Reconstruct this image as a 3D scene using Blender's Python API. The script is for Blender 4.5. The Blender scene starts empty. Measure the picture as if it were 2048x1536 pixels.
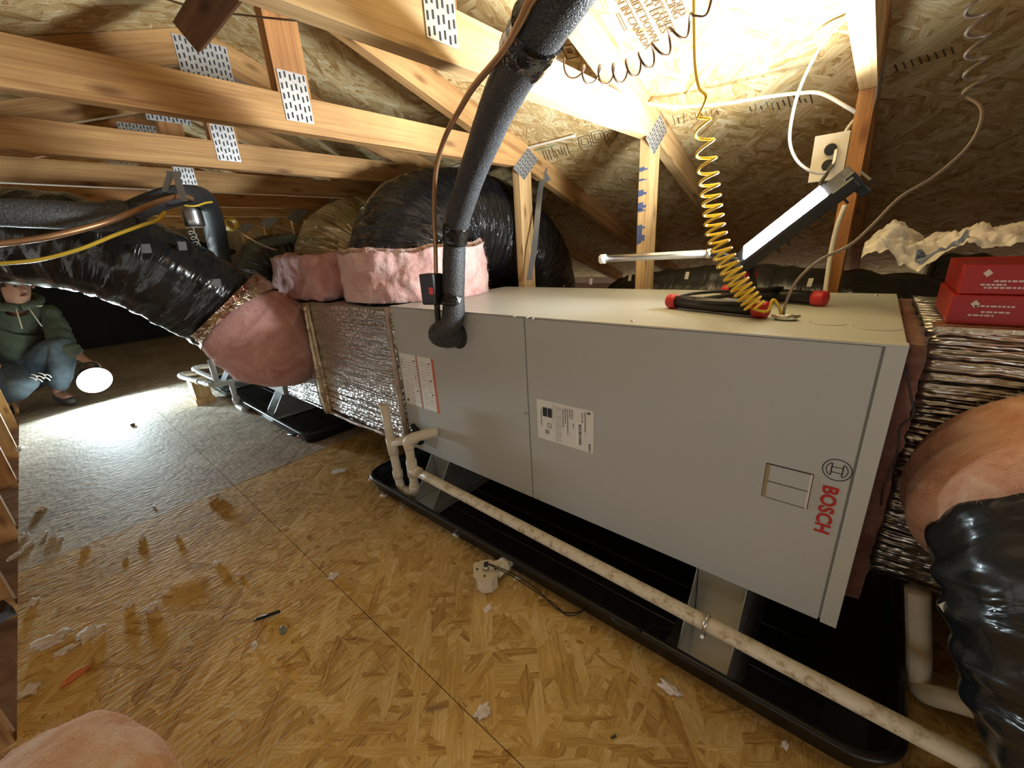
import bpy, bmesh, math, random
from mathutils import Vector, Matrix, noise

random.seed(11)
scene = bpy.context.scene
C = scene.collection
PI = math.pi

# ------------------------------------------------------------------ camera
F = 811.3834
RM = ((0.760949542, 0.645995748, -0.060376220),
      (0.164769721, -0.282415369, -0.945035713),
      (-0.627540224, 0.709176320, -0.321344385))     # rows: right, down, forward
CAM = Vector((1.3557, -0.8716, 0.9621))
cd = bpy.data.cameras.new('camera')
cam = bpy.data.objects.new('camera', cd); C.objects.link(cam)
cd.sensor_width = 36; cd.lens = 36 * F / 2048; cd.clip_start = 0.02; cd.clip_end = 60
cam.matrix_world = Matrix(((RM[0][0], -RM[1][0], -RM[2][0], CAM.x),
                           (RM[0][1], -RM[1][1], -RM[2][1], CAM.y),
                           (RM[0][2], -RM[1][2], -RM[2][2], CAM.z),
                           (0, 0, 0, 1)))
scene.camera = cam
# ------------------------------------------------------------------ world and exposure
w = bpy.data.worlds.new('world'); scene.world = w; w.use_nodes = True
w.node_tree.nodes['Background'].inputs[0].default_value = (1.0, 0.97, 0.92, 1)
w.node_tree.nodes['Background'].inputs[1].default_value = 0.17  # dim uniform fill, entering by the opening added behind the camera
vs = scene.view_settings
vs.view_transform = 'Standard'; vs.look = 'None'; vs.gamma = 1.0; vs.use_curve_mapping = False
vs.exposure = 2.85
LED_STRENGTH = 10.0
LED_WATTS = 3.0
TORCH_STRENGTH = 52.0
scene.cycles.max_bounces = 12
scene.cycles.diffuse_bounces = 9
scene.cycles.glossy_bounces = 5
scene.cycles.transmission_bounces = 6
scene.cycles.transparent_max_bounces = 8
scene.cycles.sample_clamp_indirect = 6.0
scene.cycles.caustics_reflective = False
scene.cycles.caustics_refractive = False
scene.cycles.use_denoising = True
scene.cycles.use_adaptive_sampling = True
scene.cycles.adaptive_threshold = 0.04
scene.cycles.use_light_tree = False

# ------------------------------------------------------------------ helpers
def ray(x, y):
    a = (x - 1024) / F; b = (y - 768) / F
    return Vector([RM[0][i] * a + RM[1][i] * b + RM[2][i] for i in range(3)])
def at(x, y, X=None, Y=None, Z=None, d=None):
    """the point of the place seen at a pixel of the photograph, at a known plane or depth"""
    r = ray(x, y)
    if X is not None: t = (X - CAM.x) / r.x
    elif Y is not None: t = (Y - CAM.y) / r.y
    elif Z is not None: t = (Z - CAM.z) / r.z
    else: t = d
    return CAM + r * t
RIDGE_Y, RIDGE_Z, PITCH = -0.24, 1.739, 0.333
def deck_z(y): return RIDGE_Z - PITCH * abs(y - RIDGE_Y)
def at_deck(x, y):
    r = ray(x, y)     # z = RZ - P (y - RY)
    t = (RIDGE_Z - PITCH * (CAM.y - RIDGE_Y) - CAM.z) / (r.z + PITCH * r.y)
    return CAM + r * t

def tag(o, label=None, cat=None, group=None, kind=None):
    if label: o['label'] = label
    if cat: o['category'] = cat
    if group: o['group'] = group
    if kind: o['kind'] = kind
    return o
def setparent(o, parent):
    if parent is not None:
        o.parent = parent
        m = Matrix.Identity(4); p = parent
        chain = []
        while p is not None: chain.append(p); p = p.parent
        for q in reversed(chain):
            m = m @ q.matrix_parent_inverse @ q.matrix_basis
        o.matrix_parent_inverse = m.inverted()
def thing(name, label, cat, loc=(0, 0, 0), group=None, kind=None):
    o = bpy.data.objects.new(name, None); C.objects.link(o)
    o.location = loc; o.empty_display_size = 0.05
    return tag(o, label, cat, group, kind)
def mesh(name, verts, faces, mat, parent=None, uvs=None, smooth=False, kind=None):
    me = bpy.data.meshes.new(name)
    me.from_pydata([tuple(v) for v in verts], [], faces); me.update()
    if uvs is not None:
        l = me.uv_layers.new(name='UVMap')
        flat = []
        for p in me.polygons:
            for li in p.loop_indices:
                flat.extend(uvs[li] if len(uvs) == len(me.loops) else uvs[me.loops[li].vertex_index])
        l.data.foreach_set('uv', flat)
    if smooth: me.polygons.foreach_set('use_smooth', [True] * len(me.polygons))
    o = bpy.data.objects.new(name, me); C.objects.link(o)
    if mat is not None: me.materials.append(mat)
    setparent(o, parent)
    if kind: o['kind'] = kind
    return o
def bm_obj(name, bm, mat, parent=None, smooth=False, kind=None):
    me = bpy.data.meshes.new(name); bm.to_mesh(me); bm.free()
    if smooth: me.polygons.foreach_set('use_smooth', [True] * len(me.polygons))
    o = bpy.data.objects.new(name, me); C.objects.link(o)
    if mat is not None: me.materials.append(mat)
    setparent(o, parent)
    if kind: o['kind'] = kind
    return o
BF = [(0, 3, 2, 1), (4, 5, 6, 7), (0, 1, 5, 4), (1, 2, 6, 5), (2, 3, 7, 6), (3, 0, 4, 7)]
def obox(name, o, ux, uy, uz, mat, parent=None, bev=0.0):
    """oriented box: centre o, full-size axis vectors; UV u runs along ux"""
    o = Vector(o); ux = Vector(ux); uy = Vector(uy); uz = Vector(uz)
    if ux.cross(uy).dot(uz) < 0: uz = -uz
    vs_ = []
    for sz in (-.5, .5):
        for sx, sy in ((-.5, -.5), (.5, -.5), (.5, .5), (-.5, .5)):
            vs_.append(o + ux * sx + uy * sy + uz * sz)
    if bev <= 0:
        du, dv = random.random() * 9, random.random() * 9
        lx, ly, lz = ux.length, uy.length, uz.length
        uvs = []
        co = [(-.5, -.5, -.5), (.5, -.5, -.5), (.5, .5, -.5), (-.5, .5, -.5), (-.5, -.5, .5), (.5, -.5, .5), (.5, .5, .5), (-.5, .5, .5)]
        for fi, f in enumerate(BF):
            for vi in f:
                c = co[vi]
                if fi in (0, 1): uvs.append((du + c[0] * lx, dv + c[1] * ly))
                elif fi in (2, 4): uvs.append((du + c[0] * lx, dv + .3 + c[2] * lz))
                else: uvs.append((du + .6 + c[2] * lz * .2, dv + c[1] * ly))
        return mesh(name, vs_, BF, mat, parent, uvs)
    bm = bmesh.new()
    bv = [bm.verts.new(v) for v in vs_]
    for f in BF: bm.faces.new([bv[i] for i in f])
    bmesh.ops.bevel(bm, geom=list(bm.edges), offset=bev, segments=2, affect='EDGES', profile=.6)
    return bm_obj(name, bm, mat, parent)
def box(name, lo, hi, mat, parent=None, bev=0.0):
    lo = Vector(lo); hi = Vector(hi); d = hi - lo; c = (lo + hi) / 2
    ax = [Vector((d.x, 0, 0)), Vector((0, d.y, 0)), Vector((0, 0, d.z))]
    k = max(range(3), key=lambda i: d[i])
    return obox(name, c, ax[k], ax[(k + 1) % 3], ax[(k + 2) % 3], mat, parent, bev)
def beam(name, p0, p1, wv, hv, mat, parent=None):
    """timber from p0 to p1 with cross-section vectors wv, hv"""
    p0 = Vector(p0); p1 = Vector(p1)
    return obox(name, (p0 + p1) / 2, p1 - p0, wv, hv, mat, parent)
def catmull(pts, n):
    P = [Vector(p) for p in pts]
    if len(P) == 2: return [P[0].lerp(P[1], i / n) for i in range(n + 1)]
    out = []
    for i in range(len(P) - 1):
        p0 = P[i - 1] if i else P[0] * 2 - P[1]
        p1, p2 = P[i], P[i + 1]
        p3 = P[i + 2] if i + 2 < len(P) else P[-1] * 2 - P[-2]
        for k in range(n):
            t = k / n
            out.append(.5 * ((2 * p1) + (p2 - p0) * t + (2 * p0 - 5 * p1 + 4 * p2 - p3) * t * t + (3 * p1 - p0 - 3 * p2 + p3) * t ** 3))
    out.append(P[-1]); return out
def lin(vals, n):
    out = []
    for i in range(len(vals) - 1):
        for k in range(n): out.append(vals[i] + (vals[i + 1] - vals[i]) * k / n)
    out.append(vals[-1]); return out
def frames(P):
    T = []
    for i in range(len(P)):
        t = P[min(i + 1, len(P) - 1)] - P[max(i - 1, 0)]
        T.append(t.normalized() if t.length > 1e-9 else Vector((0, 0, 1)))
    n = T[0].orthogonal().normalized(); N = [n]
    for i in range(1, len(P)):
        n = n - T[i] * n.dot(T[i])
        n = n.normalized() if n.length > 1e-6 else T[i].orthogonal().normalized()
        N.append(n)
    return T, N
def tube_data(P, rad, seg, disp=None, cap=True, flat=None):
    T, N = frames(P); verts = []; uvs = []; faces = []; u = 0
    for i, p in enumerate(P):
        if i: u += (P[i] - P[i - 1]).length
        r = rad[i] if isinstance(rad, (list, tuple)) else rad
        b = T[i].cross(N[i])
        for k in range(seg + 1):
            a = 2 * PI * k / seg
            rr = r + (disp(u, a, p) if disp else 0)
            if flat: q = N[i] * (math.cos(a) * rr) + b * (math.sin(a) * rr * flat)
            else: q = N[i] * (math.cos(a) * rr) + b * (math.sin(a) * rr)
            verts.append(p + q); uvs.append((u, a / (2 * PI) * 2 * PI * r))
    s = seg + 1
    for i in range(len(P) - 1):
        for k in range(seg):
            faces.append((i * s + k, i * s + k + 1, (i + 1) * s + k + 1, (i + 1) * s + k))
    if cap:
        faces.append(tuple(range(seg - 1, -1, -1)))
        faces.append(tuple((len(P) - 1) * s + k for k in range(seg)))
    return verts, faces, uvs
def tube(name, pts, rad, mat, parent=None, seg=10, n=8, disp=None, cap=True, flat=None, raw=False):
    P = [Vector(p) for p in pts] if raw else catmull(pts, n)
    if isinstance(rad, (list, tuple)) and not raw: rad = lin(list(rad), n)
    v, f, uv = tube_data(P, rad, seg, disp, cap, flat)
    return mesh(name, v, f, mat, parent, uv, smooth=True)
def cyl(name, p0, p1, r, mat, parent=None, seg=20, r1=None):
    p0 = Vector(p0); p1 = Vector(p1)
    v, f, uv = tube_data([p0, p1], [r, r if r1 is None else r1], seg)
    o = mesh(name, v, f, mat, parent, uv)
    for p in o.data.polygons: p.use_smooth = len(p.vertices) == 4
    return o
def coil_path(center, radii, turns, per=14, phase=0.0, up=None):
    """helix round a polyline (list of points); radii list alike; turns per segment list"""
    out = []; ph = phase
    T, N = frames(center)
    for i in range(len(center) - 1):
        m = max(2, int(per * turns[i]))
        for k in range(m):
            t = k / m
            p = center[i].lerp(center[i + 1], t); r = radii[i] + (radii[i + 1] - radii[i]) * t
            tt = T[i].lerp(T[i + 1], t).normalized(); nn = N[i].lerp(N[i + 1], t); nn = (nn - tt * nn.dot(tt)).normalized()
            b = tt.cross(nn); a = ph + 2 * PI * turns[i] * t
            out.append(p + nn * math.cos(a) * r + b * math.sin(a) * r)
        ph += 2 * PI * turns[i]
    return out
def joined_quads(name, quads, mat, parent=None, kind=None):
    v = []; f = []
    for q in quads:
        i = len(v); v.extend(q); f.append((i, i + 1, i + 2, i + 3))
    return mesh(name, v, f, mat, parent, kind=kind)
def text_obj(name, body, origin, xdir, ydir, size, mat, parent, bold=0.0, depth=0.0004, align='LEFT', spacing=1.0):
    cu = bpy.data.curves.new(name, 'FONT'); cu.body = body; cu.size = 1.0; cu.align_x = align
    cu.offset = bold; cu.resolution_u = 3; cu.space_character = spacing
    tmp = bpy.data.objects.new(name + '_tmp', cu); C.objects.link(tmp)
    bpy.context.view_layer.update()
    dg = bpy.context.evaluated_depsgraph_get()
    me = bpy.data.meshes.new_from_object(tmp.evaluated_get(dg))
    bpy.data.objects.remove(tmp); bpy.data.curves.remove(cu)
    x = Vector(xdir).normalized(); y = Vector(ydir).normalized(); z = x.cross(y).normalized()
    origin = Vector(origin)
    for vtx in me.vertices:
        c = vtx.co * size
        vtx.co = origin + x * c.x + y * c.y + z * depth
    me.materials.clear(); me.materials.append(mat); me.name = name
    o = bpy.data.objects.new(name, me); C.objects.link(o); setparent(o, parent)
    return o
def fnoise(p, s, oct=3):
    v = 0; a = 1; q = Vector(p) * s
    for _ in range(oct):
        v += a * noise.noise(q); q = q * 2.13 + Vector((3.1, 1.7, 5.3)); a *= .5
    return v
def lumpy(name, bm, mat, parent=None, amp=.02, sc=7, oct=4, smooth=True):
    bm.normal_update()
    for v in bm.verts:
        v.co = v.co + v.normal * (fnoise(v.co, sc, oct) * amp)
    return bm_obj(name, bm, mat, parent, smooth)
def grid_box(lo, hi, cell=.02, rnd=0.0):
    lo = Vector(lo); hi = Vector(hi)
    bm = bmesh.new(); d = hi - lo
    bmesh.ops.create_cube(bm, size=1)
    for v in bm.verts: v.co = Vector(((v.co.x + .5) * d.x + lo.x, (v.co.y + .5) * d.y + lo.y, (v.co.z + .5) * d.z + lo.z))
    for ax in range(3):
        m = max(1, int(d[ax] / cell))
        es = [e for e in bm.edges if abs(e.verts[0].co[ax] - e.verts[1].co[ax]) > d[ax] * .9]
        bmesh.ops.subdivide_edges(bm, edges=es, cuts=m - 1, use_grid_fill=True)
    if rnd > 0:
        for v in bm.verts:
            p = v.co; q = Vector([min(max(p[i], lo[i] + rnd), hi[i] - rnd) for i in range(3)])
            e = p - q
            if e.length > rnd: v.co = q + e.normalized() * rnd
    bmesh.ops.recalc_face_normals(bm, faces=bm.faces)
    return bm
def fibres(name, o, n, length, mat, parent, seed=1, zone=None):
    rnd = random.Random(seed); me = o.data; V = []; Fc = []
    polys = [p for p in me.polygons if zone is None or zone(p.center, p.normal)]
    if not polys: return None
    for i in range(n):
        p = rnd.choice(polys); c = p.center.copy(); nn = p.normal.copy()
        t = Vector((rnd.gauss(0, 1), rnd.gauss(0, 1), rnd.gauss(0, 1))).normalized()
        d = (nn * rnd.uniform(.2, 1) + t * .9).normalized() * length * rnd.uniform(.4, 1.3)
        s = d.cross(t); s = (s.normalized() if s.length > 1e-6 else nn.orthogonal()) * length * .011
        k = len(V); m = c + d * .5 + t * length * .15
        V.extend([c - s - nn * .002, c + s - nn * .002, m + s * .8, m - s * .8, c + d]); Fc.extend([(k, k + 1, k + 2, k + 3), (k + 3, k + 2, k + 4)])
    return mesh(name, V, Fc, mat, parent, kind='stuff')
def sphere_bm(c, r, sub=3):
    bm = bmesh.new(); bmesh.ops.create_icosphere(bm, subdivisions=sub, radius=1)
    r = Vector(r) if not isinstance(r, (int, float)) else Vector((r, r, r))
    for v in bm.verts: v.co = Vector((v.co.x * r.x + c[0], v.co.y * r.y + c[1], v.co.z * r.z + c[2]))
    return bm

# ------------------------------------------------------------------ materials
def newmat(name):
    m = bpy.data.materials.new(name); m.use_nodes = True
    nt = m.node_tree; return m, nt, nt.nodes['Principled BSDF']
def N(nt, t, **kw):
    n = nt.nodes.new(t)
    for k, v in kw.items():
        if k.startswith('i_'): n.inputs[k[2:].replace('_', ' ')].default_value = v
        else: setattr(n, k, v)
    return n
def ramp(nt, fac, stops):
    r = N(nt, 'ShaderNodeValToRGB'); e = r.color_ramp.elements
    while len(e) < len(stops): e.new(.5)
    for i, (p, c) in enumerate(stops): e[i].position = p; e[i].color = (*c, 1) if len(c) == 3 else c
    nt.links.new(fac, r.inputs[0]); return r
def plain(name, col, rough=.5, metal=0.0, bump=0.0, bscale=200, var=0.0, spec=.5, coords='Object'):
    m, nt, b = newmat(name)
    b.inputs['Base Color'].default_value = (*col, 1); b.inputs['Roughness'].default_value = rough
    b.inputs['Metallic'].default_value = metal; b.inputs['Specular IOR Level'].default_value = spec
    if bump or var:
        tc = N(nt, 'ShaderNodeTexCoord')
        nz = N(nt, 'ShaderNodeTexNoise', i_Scale=bscale, i_Detail=3.0)
        nt.links.new(tc.outputs[coords], nz.inputs['Vector'])
        if bump:
            bp = N(nt, 'ShaderNodeBump', i_Strength=bump, i_Distance=.002)
            nt.links.new(nz.outputs[0], bp.inputs['Height']); nt.links.new(bp.outputs[0], b.inputs['Normal'])
        if var:
            n2 = N(nt, 'ShaderNodeTexNoise', i_Scale=bscale * .12, i_Detail=4.0)
            nt.links.new(tc.outputs[coords], n2.inputs['Vector'])
            r = ramp(nt, n2.outputs[0], [(.3, [c * (1 - var) for c in col]), (.7, [min(1, c * (1 + var)) for c in col])])
            nt.links.new(r.outputs[0], b.inputs['Base Color'])
    return m
def osb_mat(name, tint=(1, 1, 1), dirt=.35, rough=.75, bumpk=.6, pal=None):
    m, nt, b = newmat(name)
    tc = N(nt, 'ShaderNodeTexCoord')
    nw = N(nt, 'ShaderNodeTexNoise', i_Scale=26.0, i_Detail=2.0); nt.links.new(tc.outputs['Object'], nw.inputs['Vector'])
    mx = N(nt, 'ShaderNodeMix', data_type='VECTOR'); mx.inputs[0].default_value = .013
    nt.links.new(tc.outputs['Object'], mx.inputs[4]); nt.links.new(nw.outputs['Color'], mx.inputs[5])
    col = None; hgt = None
    pal = pal or [(0, (.27, .15, .055)), (.25, (.46, .30, .125)), (.5, (.58, .41, .19)), (.75, (.68, .515, .27)), (1, (.83, .70, .46))]
    for k, (ang, sx, sy, thr) in enumerate([(.15, 15, 62, 0), (1.45, 18, 66, .42), (2.45, 14, 52, .55), (.8, 9, 36, .70)]):
        rot = N(nt, 'ShaderNodeMapping'); rot.inputs['Rotation'].default_value = (0, 0, ang)
        rot.inputs['Location'].default_value = (k * 3.3, k * 1.7, 0)
        nt.links.new(mx.outputs[1], rot.inputs['Vector'])
        mp = N(nt, 'ShaderNodeMapping'); mp.inputs['Scale'].default_value = (sx, sy, 1)
        nt.links.new(rot.outputs[0], mp.inputs['Vector'])
        vo = N(nt, 'ShaderNodeTexVoronoi', voronoi_dimensions='2D', i_Scale=1.0, i_Randomness=1.0)
        nt.links.new(mp.outputs[0], vo.inputs['Vector'])
        sp = N(nt, 'ShaderNodeSeparateColor'); nt.links.new(vo.outputs['Color'], sp.inputs[0])
        gm = N(nt, 'ShaderNodeMapping'); gm.inputs['Scale'].default_value = (sx * 1.0, sy * 5, 1); nt.links.new(rot.outputs[0], gm.inputs['Vector'])
        gn = N(nt, 'ShaderNodeTexNoise', i_Scale=1.0, i_Detail=1.0, noise_dimensions='2D'); nt.links.new(gm.outputs[0], gn.inputs['Vector'])
        ad = N(nt, 'ShaderNodeMath', operation='MULTIPLY_ADD'); ad.inputs[1].default_value = .66; nt.links.new(sp.outputs[0], ad.inputs[0])
        gs = N(nt, 'ShaderNodeMath', operation='MULTIPLY_ADD'); gs.inputs[1].default_value = .9; gs.inputs[2].default_value = -.27; nt.links.new(gn.outputs[0], gs.inputs[0])
        nt.links.new(gs.outputs[0], ad.inputs[2])
        rc = ramp(nt, ad.outputs[0], pal)
        if k == 0:
            col = rc.outputs[0]
            mpb = N(nt, 'ShaderNodeMapping'); mpb.inputs['Scale'].default_value = (sx, sy, 1); mpb.inputs['Rotation'].default_value = (0, 0, .6); nt.links.new(tc.outputs['Object'], mpb.inputs['Vector'])
            vb_ = N(nt, 'ShaderNodeTexVoronoi', voronoi_dimensions='2D', i_Scale=1.0, i_Randomness=1.0); nt.links.new(mpb.outputs[0], vb_.inputs['Vector']); hgt = vb_.outputs['Distance']
        else:
            gt = N(nt, 'ShaderNodeMath', operation='GREATER_THAN'); gt.inputs[1].default_value = thr; nt.links.new(sp.outputs[2], gt.inputs[0])
            mc = N(nt, 'ShaderNodeMix', data_type='RGBA'); nt.links.new(gt.outputs[0], mc.inputs[0]); nt.links.new(col, mc.inputs[6]); nt.links.new(rc.outputs[0], mc.inputs[7]); col = mc.outputs[2]
    dn = N(nt, 'ShaderNodeTexNoise', i_Scale=2.3, i_Detail=3.0); nt.links.new(tc.outputs['Object'], dn.inputs['Vector'])
    dr = ramp(nt, dn.outputs[0], [(.35, (1, 1, 1)), (.75, (1 - dirt, 1 - dirt * 1.05, 1 - dirt * 1.1))])
    mm = N(nt, 'ShaderNodeMix', data_type='RGBA', blend_type='MULTIPLY'); mm.inputs[0].default_value = 1
    nt.links.new(col, mm.inputs[6]); nt.links.new(dr.outputs[0], mm.inputs[7])
    mt = N(nt, 'ShaderNodeMix', data_type='RGBA', blend_type='MULTIPLY'); mt.inputs[0].default_value = 1
    nt.links.new(mm.outputs[2], mt.inputs[6]); mt.inputs[7].default_value = (*tint, 1)
    nt.links.new(mt.outputs[2], b.inputs['Base Color'])
    b.inputs['Roughness'].default_value = rough; b.inputs['Specular IOR Level'].default_value = .35
    fb = N(nt, 'ShaderNodeTexNoise', i_Scale=1.0, i_Detail=2.0, noise_dimensions='2D'); fm = N(nt, 'ShaderNodeMapping'); fm.inputs['Scale'].default_value = (90, 30, 1); fm.inputs['Rotation'].default_value = (0, 0, .25)
    nt.links.new(tc.outputs['Object'], fm.inputs['Vector']); nt.links.new(fm.outputs[0], fb.inputs['Vector'])
    hs_ = N(nt, 'ShaderNodeMath', operation='MULTIPLY'); hs_.inputs[1].default_value = .3; nt.links.new(hgt, hs_.inputs[0])
    ha_ = N(nt, 'ShaderNodeMath', operation='MULTIPLY_ADD'); ha_.inputs[1].default_value = 1.1; nt.links.new(fb.outputs[0], ha_.inputs[0]); nt.links.new(hs_.outputs[0], ha_.inputs[2])
    bp = N(nt, 'ShaderNodeBump', i_Strength=bumpk, i_Distance=.004)
    nt.links.new(ha_.outputs[0], bp.inputs['Height']); nt.links.new(bp.outputs[0], b.inputs['Normal'])
    return m
def wood_mat(name, dark, light, rough=.7):
    m, nt, b = newmat(name)
    tc = N(nt, 'ShaderNodeTexCoord')
    mp = N(nt, 'ShaderNodeMapping'); mp.inputs['Scale'].default_value = (1.4, 26, 1); nt.links.new(tc.outputs['UV'], mp.inputs['Vector'])
    wn = N(nt, 'ShaderNodeTexNoise', i_Scale=1.0, i_Detail=3.0, i_Distortion=.7, noise_dimensions='2D'); nt.links.new(mp.outputs[0], wn.inputs['Vector'])
    mp2 = N(nt, 'ShaderNodeMapping'); mp2.inputs['Scale'].default_value = (5, 210, 1); nt.links.new(tc.outputs['UV'], mp2.inputs['Vector'])
    fn = N(nt, 'ShaderNodeTexNoise', i_Scale=1.0, i_Detail=1.0, noise_dimensions='2D'); nt.links.new(mp2.outputs[0], fn.inputs['Vector'])
    kn = N(nt, 'ShaderNodeMapping'); kn.inputs['Scale'].default_value = (3.1, 9, 1); nt.links.new(tc.outputs['UV'], kn.inputs['Vector'])
    kv = N(nt, 'ShaderNodeTexVoronoi', voronoi_dimensions='2D', i_Scale=1.0); nt.links.new(kn.outputs[0], kv.inputs['Vector'])
    kr = ramp(nt, kv.outputs['Distance'], [(.03, (.35, .25, .2)), (.13, (1, 1, 1))])
    ad = N(nt, 'ShaderNodeMath', operation='MULTIPLY_ADD'); ad.inputs[1].default_value = .35
    nt.links.new(fn.outputs[0], ad.inputs[0]); 
    ws = N(nt, 'ShaderNodeMath', operation='MULTIPLY'); ws.inputs[1].default_value = .8; nt.links.new(wn.outputs[0], ws.inputs[0]); nt.links.new(ws.outputs[0], ad.inputs[2])
    rc = ramp(nt, ad.outputs[0], [(.32, dark), (.5, [(a + c) / 2 for a, c in zip(dark, light)]), (.74, light)])
    mm = N(nt, 'ShaderNodeMix', data_type='RGBA', blend_type='MULTIPLY'); mm.inputs[0].default_value = .8
    nt.links.new(rc.outputs[0], mm.inputs[6]); nt.links.new(kr.outputs[0], mm.inputs[7])
    st = N(nt, 'ShaderNodeTexNoise', i_Scale=3.5, i_Detail=3.0); nt.links.new(tc.outputs['Object'], st.inputs['Vector'])
    sr = ramp(nt, st.outputs[0], [(.4, (1, 1, 1)), (.72, (.6, .57, .52))])
    m2 = N(nt, 'ShaderNodeMix', data_type='RGBA', blend_type='MULTIPLY'); m2.inputs[0].default_value = .8
    nt.links.new(mm.outputs[2], m2.inputs[6]); nt.links.new(sr.outputs[0], m2.inputs[7])
    nt.links.new(m2.outputs[2], b.inputs['Base Color']); b.inputs['Roughness'].default_value = rough
    bp = N(nt, 'ShaderNodeBump', i_Strength=.25, i_Distance=.001); nt.links.new(fn.outputs[0], bp.inputs['Height']); nt.links.new(bp.outputs[0], b.inputs['Normal'])
    return m
def film_mat(name, col, rough, metal, su, sv, strength, dist=.004, col2=None, spec=.5, coat=0.0):
    """crinkled sheet: wrinkles stretched along one UV direction"""
    m, nt, b = newmat(name)
    tc = N(nt, 'ShaderNodeTexCoord')
    mp = N(nt, 'ShaderNodeMapping'); mp.inputs['Scale'].default_value = (su, sv, 1); nt.links.new(tc.outputs['UV'], mp.inputs['Vector'])
    n1 = N(nt, 'ShaderNodeTexNoise', i_Scale=1.0, i_Detail=3.0, i_Distortion=.8, noise_dimensions='2D'); nt.links.new(mp.outputs[0], n1.inputs['Vector'])
    mp2 = N(nt, 'ShaderNodeMapping'); mp2.inputs['Scale'].default_value = (su * .33, sv * .45, 1); mp2.inputs['Rotation'].default_value = (0, 0, .12); nt.links.new(tc.outputs['UV'], mp2.inputs['Vector'])
    n2 = N(nt, 'ShaderNodeTexNoise', i_Scale=1.0, i_Detail=2.0, i_Distortion=.5, noise_dimensions='2D'); nt.links.new(mp2.outputs[0], n2.inputs['Vector'])
    ad = N(nt, 'ShaderNodeMath', operation='ADD'); nt.links.new(n1.outputs[0], ad.inputs[0]); nt.links.new(n2.outputs[0], ad.inputs[1])
    bp = N(nt, 'ShaderNodeBump', i_Strength=strength, i_Distance=dist); nt.links.new(ad.outputs[0], bp.inputs['Height']); nt.links.new(bp.outputs[0], b.inputs['Normal'])
    b.inputs['Base Color'].default_value = (*col, 1); b.inputs['Roughness'].default_value = rough; b.inputs['Metallic'].default_value = metal
    b.inputs['Specular IOR Level'].default_value = spec; b.inputs['Coat Weight'].default_value = coat
    if col2:
        r = ramp(nt, n2.outputs[0], [(.35, col), (.65, col2)]); nt.links.new(r.outputs[0], b.inputs['Base Color'])
    return m
def foil_board_mat(name):
    """foil-faced insulation: rows of small dents between ridges"""
    m, nt, b = newmat(name)
    tc = N(nt, 'ShaderNodeTexCoord')
    wa = N(nt, 'ShaderNodeTexNoise', i_Scale=9.0, i_Detail=2.0); nt.links.new(tc.outputs['UV'], wa.inputs['Vector'])
    mx = N(nt, 'ShaderNodeMix', data_type='VECTOR'); mx.inputs[0].default_value = .02
    nt.links.new(tc.outputs['UV'], mx.inputs[4]); nt.links.new(wa.outputs['Color'], mx.inputs[5])
    mp = N(nt, 'ShaderNodeMapping'); mp.inputs['Scale'].default_value = (42, 90, 1); nt.links.new(mx.outputs[1], mp.inputs['Vector'])
    vo = N(nt, 'ShaderNodeTexVoronoi', voronoi_dimensions='2D', feature='SMOOTH_F1', i_Scale=1.0, i_Randomness=.8); nt.links.new(mp.outputs[0], vo.inputs['Vector'])
    m2 = N(nt, 'ShaderNodeMapping'); m2.inputs['Scale'].default_value = (1.5, 62, 1); nt.links.new(mx.outputs[1], m2.inputs['Vector'])
    rn = N(nt, 'ShaderNodeTexNoise', i_Scale=1.0, i_Detail=2.0); nt.links.new(m2.outputs[0], rn.inputs['Vector'])
    ad = N(nt, 'ShaderNodeMath', operation='MULTIPLY_ADD'); ad.inputs[1].default_value = 2.6
    vsc = N(nt, 'ShaderNodeMath', operation='MULTIPLY'); vsc.inputs[1].default_value = .45; nt.links.new(vo.outputs['Distance'], vsc.inputs[0])
    nt.links.new(rn.outputs[0], ad.inputs[0]); nt.links.new(vsc.outputs[0], ad.inputs[2])
    bp = N(nt, 'ShaderNodeBump', i_Strength=1.0, i_Distance=.012); nt.links.new(ad.outputs[0], bp.inputs['Height']); nt.links.new(bp.outputs[0], b.inputs['Normal'])
    b.inputs['Base Color'].default_value = (.78, .78, .77, 1); b.inputs['Metallic'].default_value = .95; b.inputs['Roughness'].default_value = .26
    return m
def fibre_mat(name, c1, c2, c3):
    m, nt, b = newmat(name)
    tc = N(nt, 'ShaderNodeTexCoord')
    n1 = N(nt, 'ShaderNodeTexNoise', i_Scale=9.0, i_Detail=4.0, i_Roughness=.65, i_Distortion=1.0); nt.links.new(tc.outputs['Object'], n1.inputs['Vector'])
    n2 = N(nt, 'ShaderNodeTexNoise', i_Scale=90.0, i_Detail=3.0, i_Roughness=.7, i_Distortion=1.0); nt.links.new(tc.outputs['Object'], n2.inputs['Vector'])
    r = ramp(nt, n1.outputs[0], [(.3, c1), (.52, c2), (.72, c3)]); nt.links.new(r.outputs[0], b.inputs['Base Color'])
    ad = N(nt, 'ShaderNodeMath', operation='MULTIPLY_ADD'); ad.inputs[1].default_value = .45; nt.links.new(n2.outputs[0], ad.inputs[0]); nt.links.new(n1.outputs[0], ad.inputs[2])
    bp = N(nt, 'ShaderNodeBump', i_Strength=.8, i_Distance=.012); nt.links.new(ad.outputs[0], bp.inputs['Height']); nt.links.new(bp.outputs[0], b.inputs['Normal'])
    b.inputs['Roughness'].default_value = .95; b.inputs['Specular IOR Level'].default_value = .1
    b.inputs['Sheen Weight'].default_value = .25
    return m
def emit_mat(name, col, strength):
    m = bpy.data.materials.new(name); m.use_nodes = True; nt = m.node_tree; nt.nodes.clear()
    e = N(nt, 'ShaderNodeEmission'); e.inputs[0].default_value = (*col, 1); e.inputs[1].default_value = strength
    o = N(nt, 'ShaderNodeOutputMaterial'); nt.links.new(e.outputs[0], o.inputs[0]); return m
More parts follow.
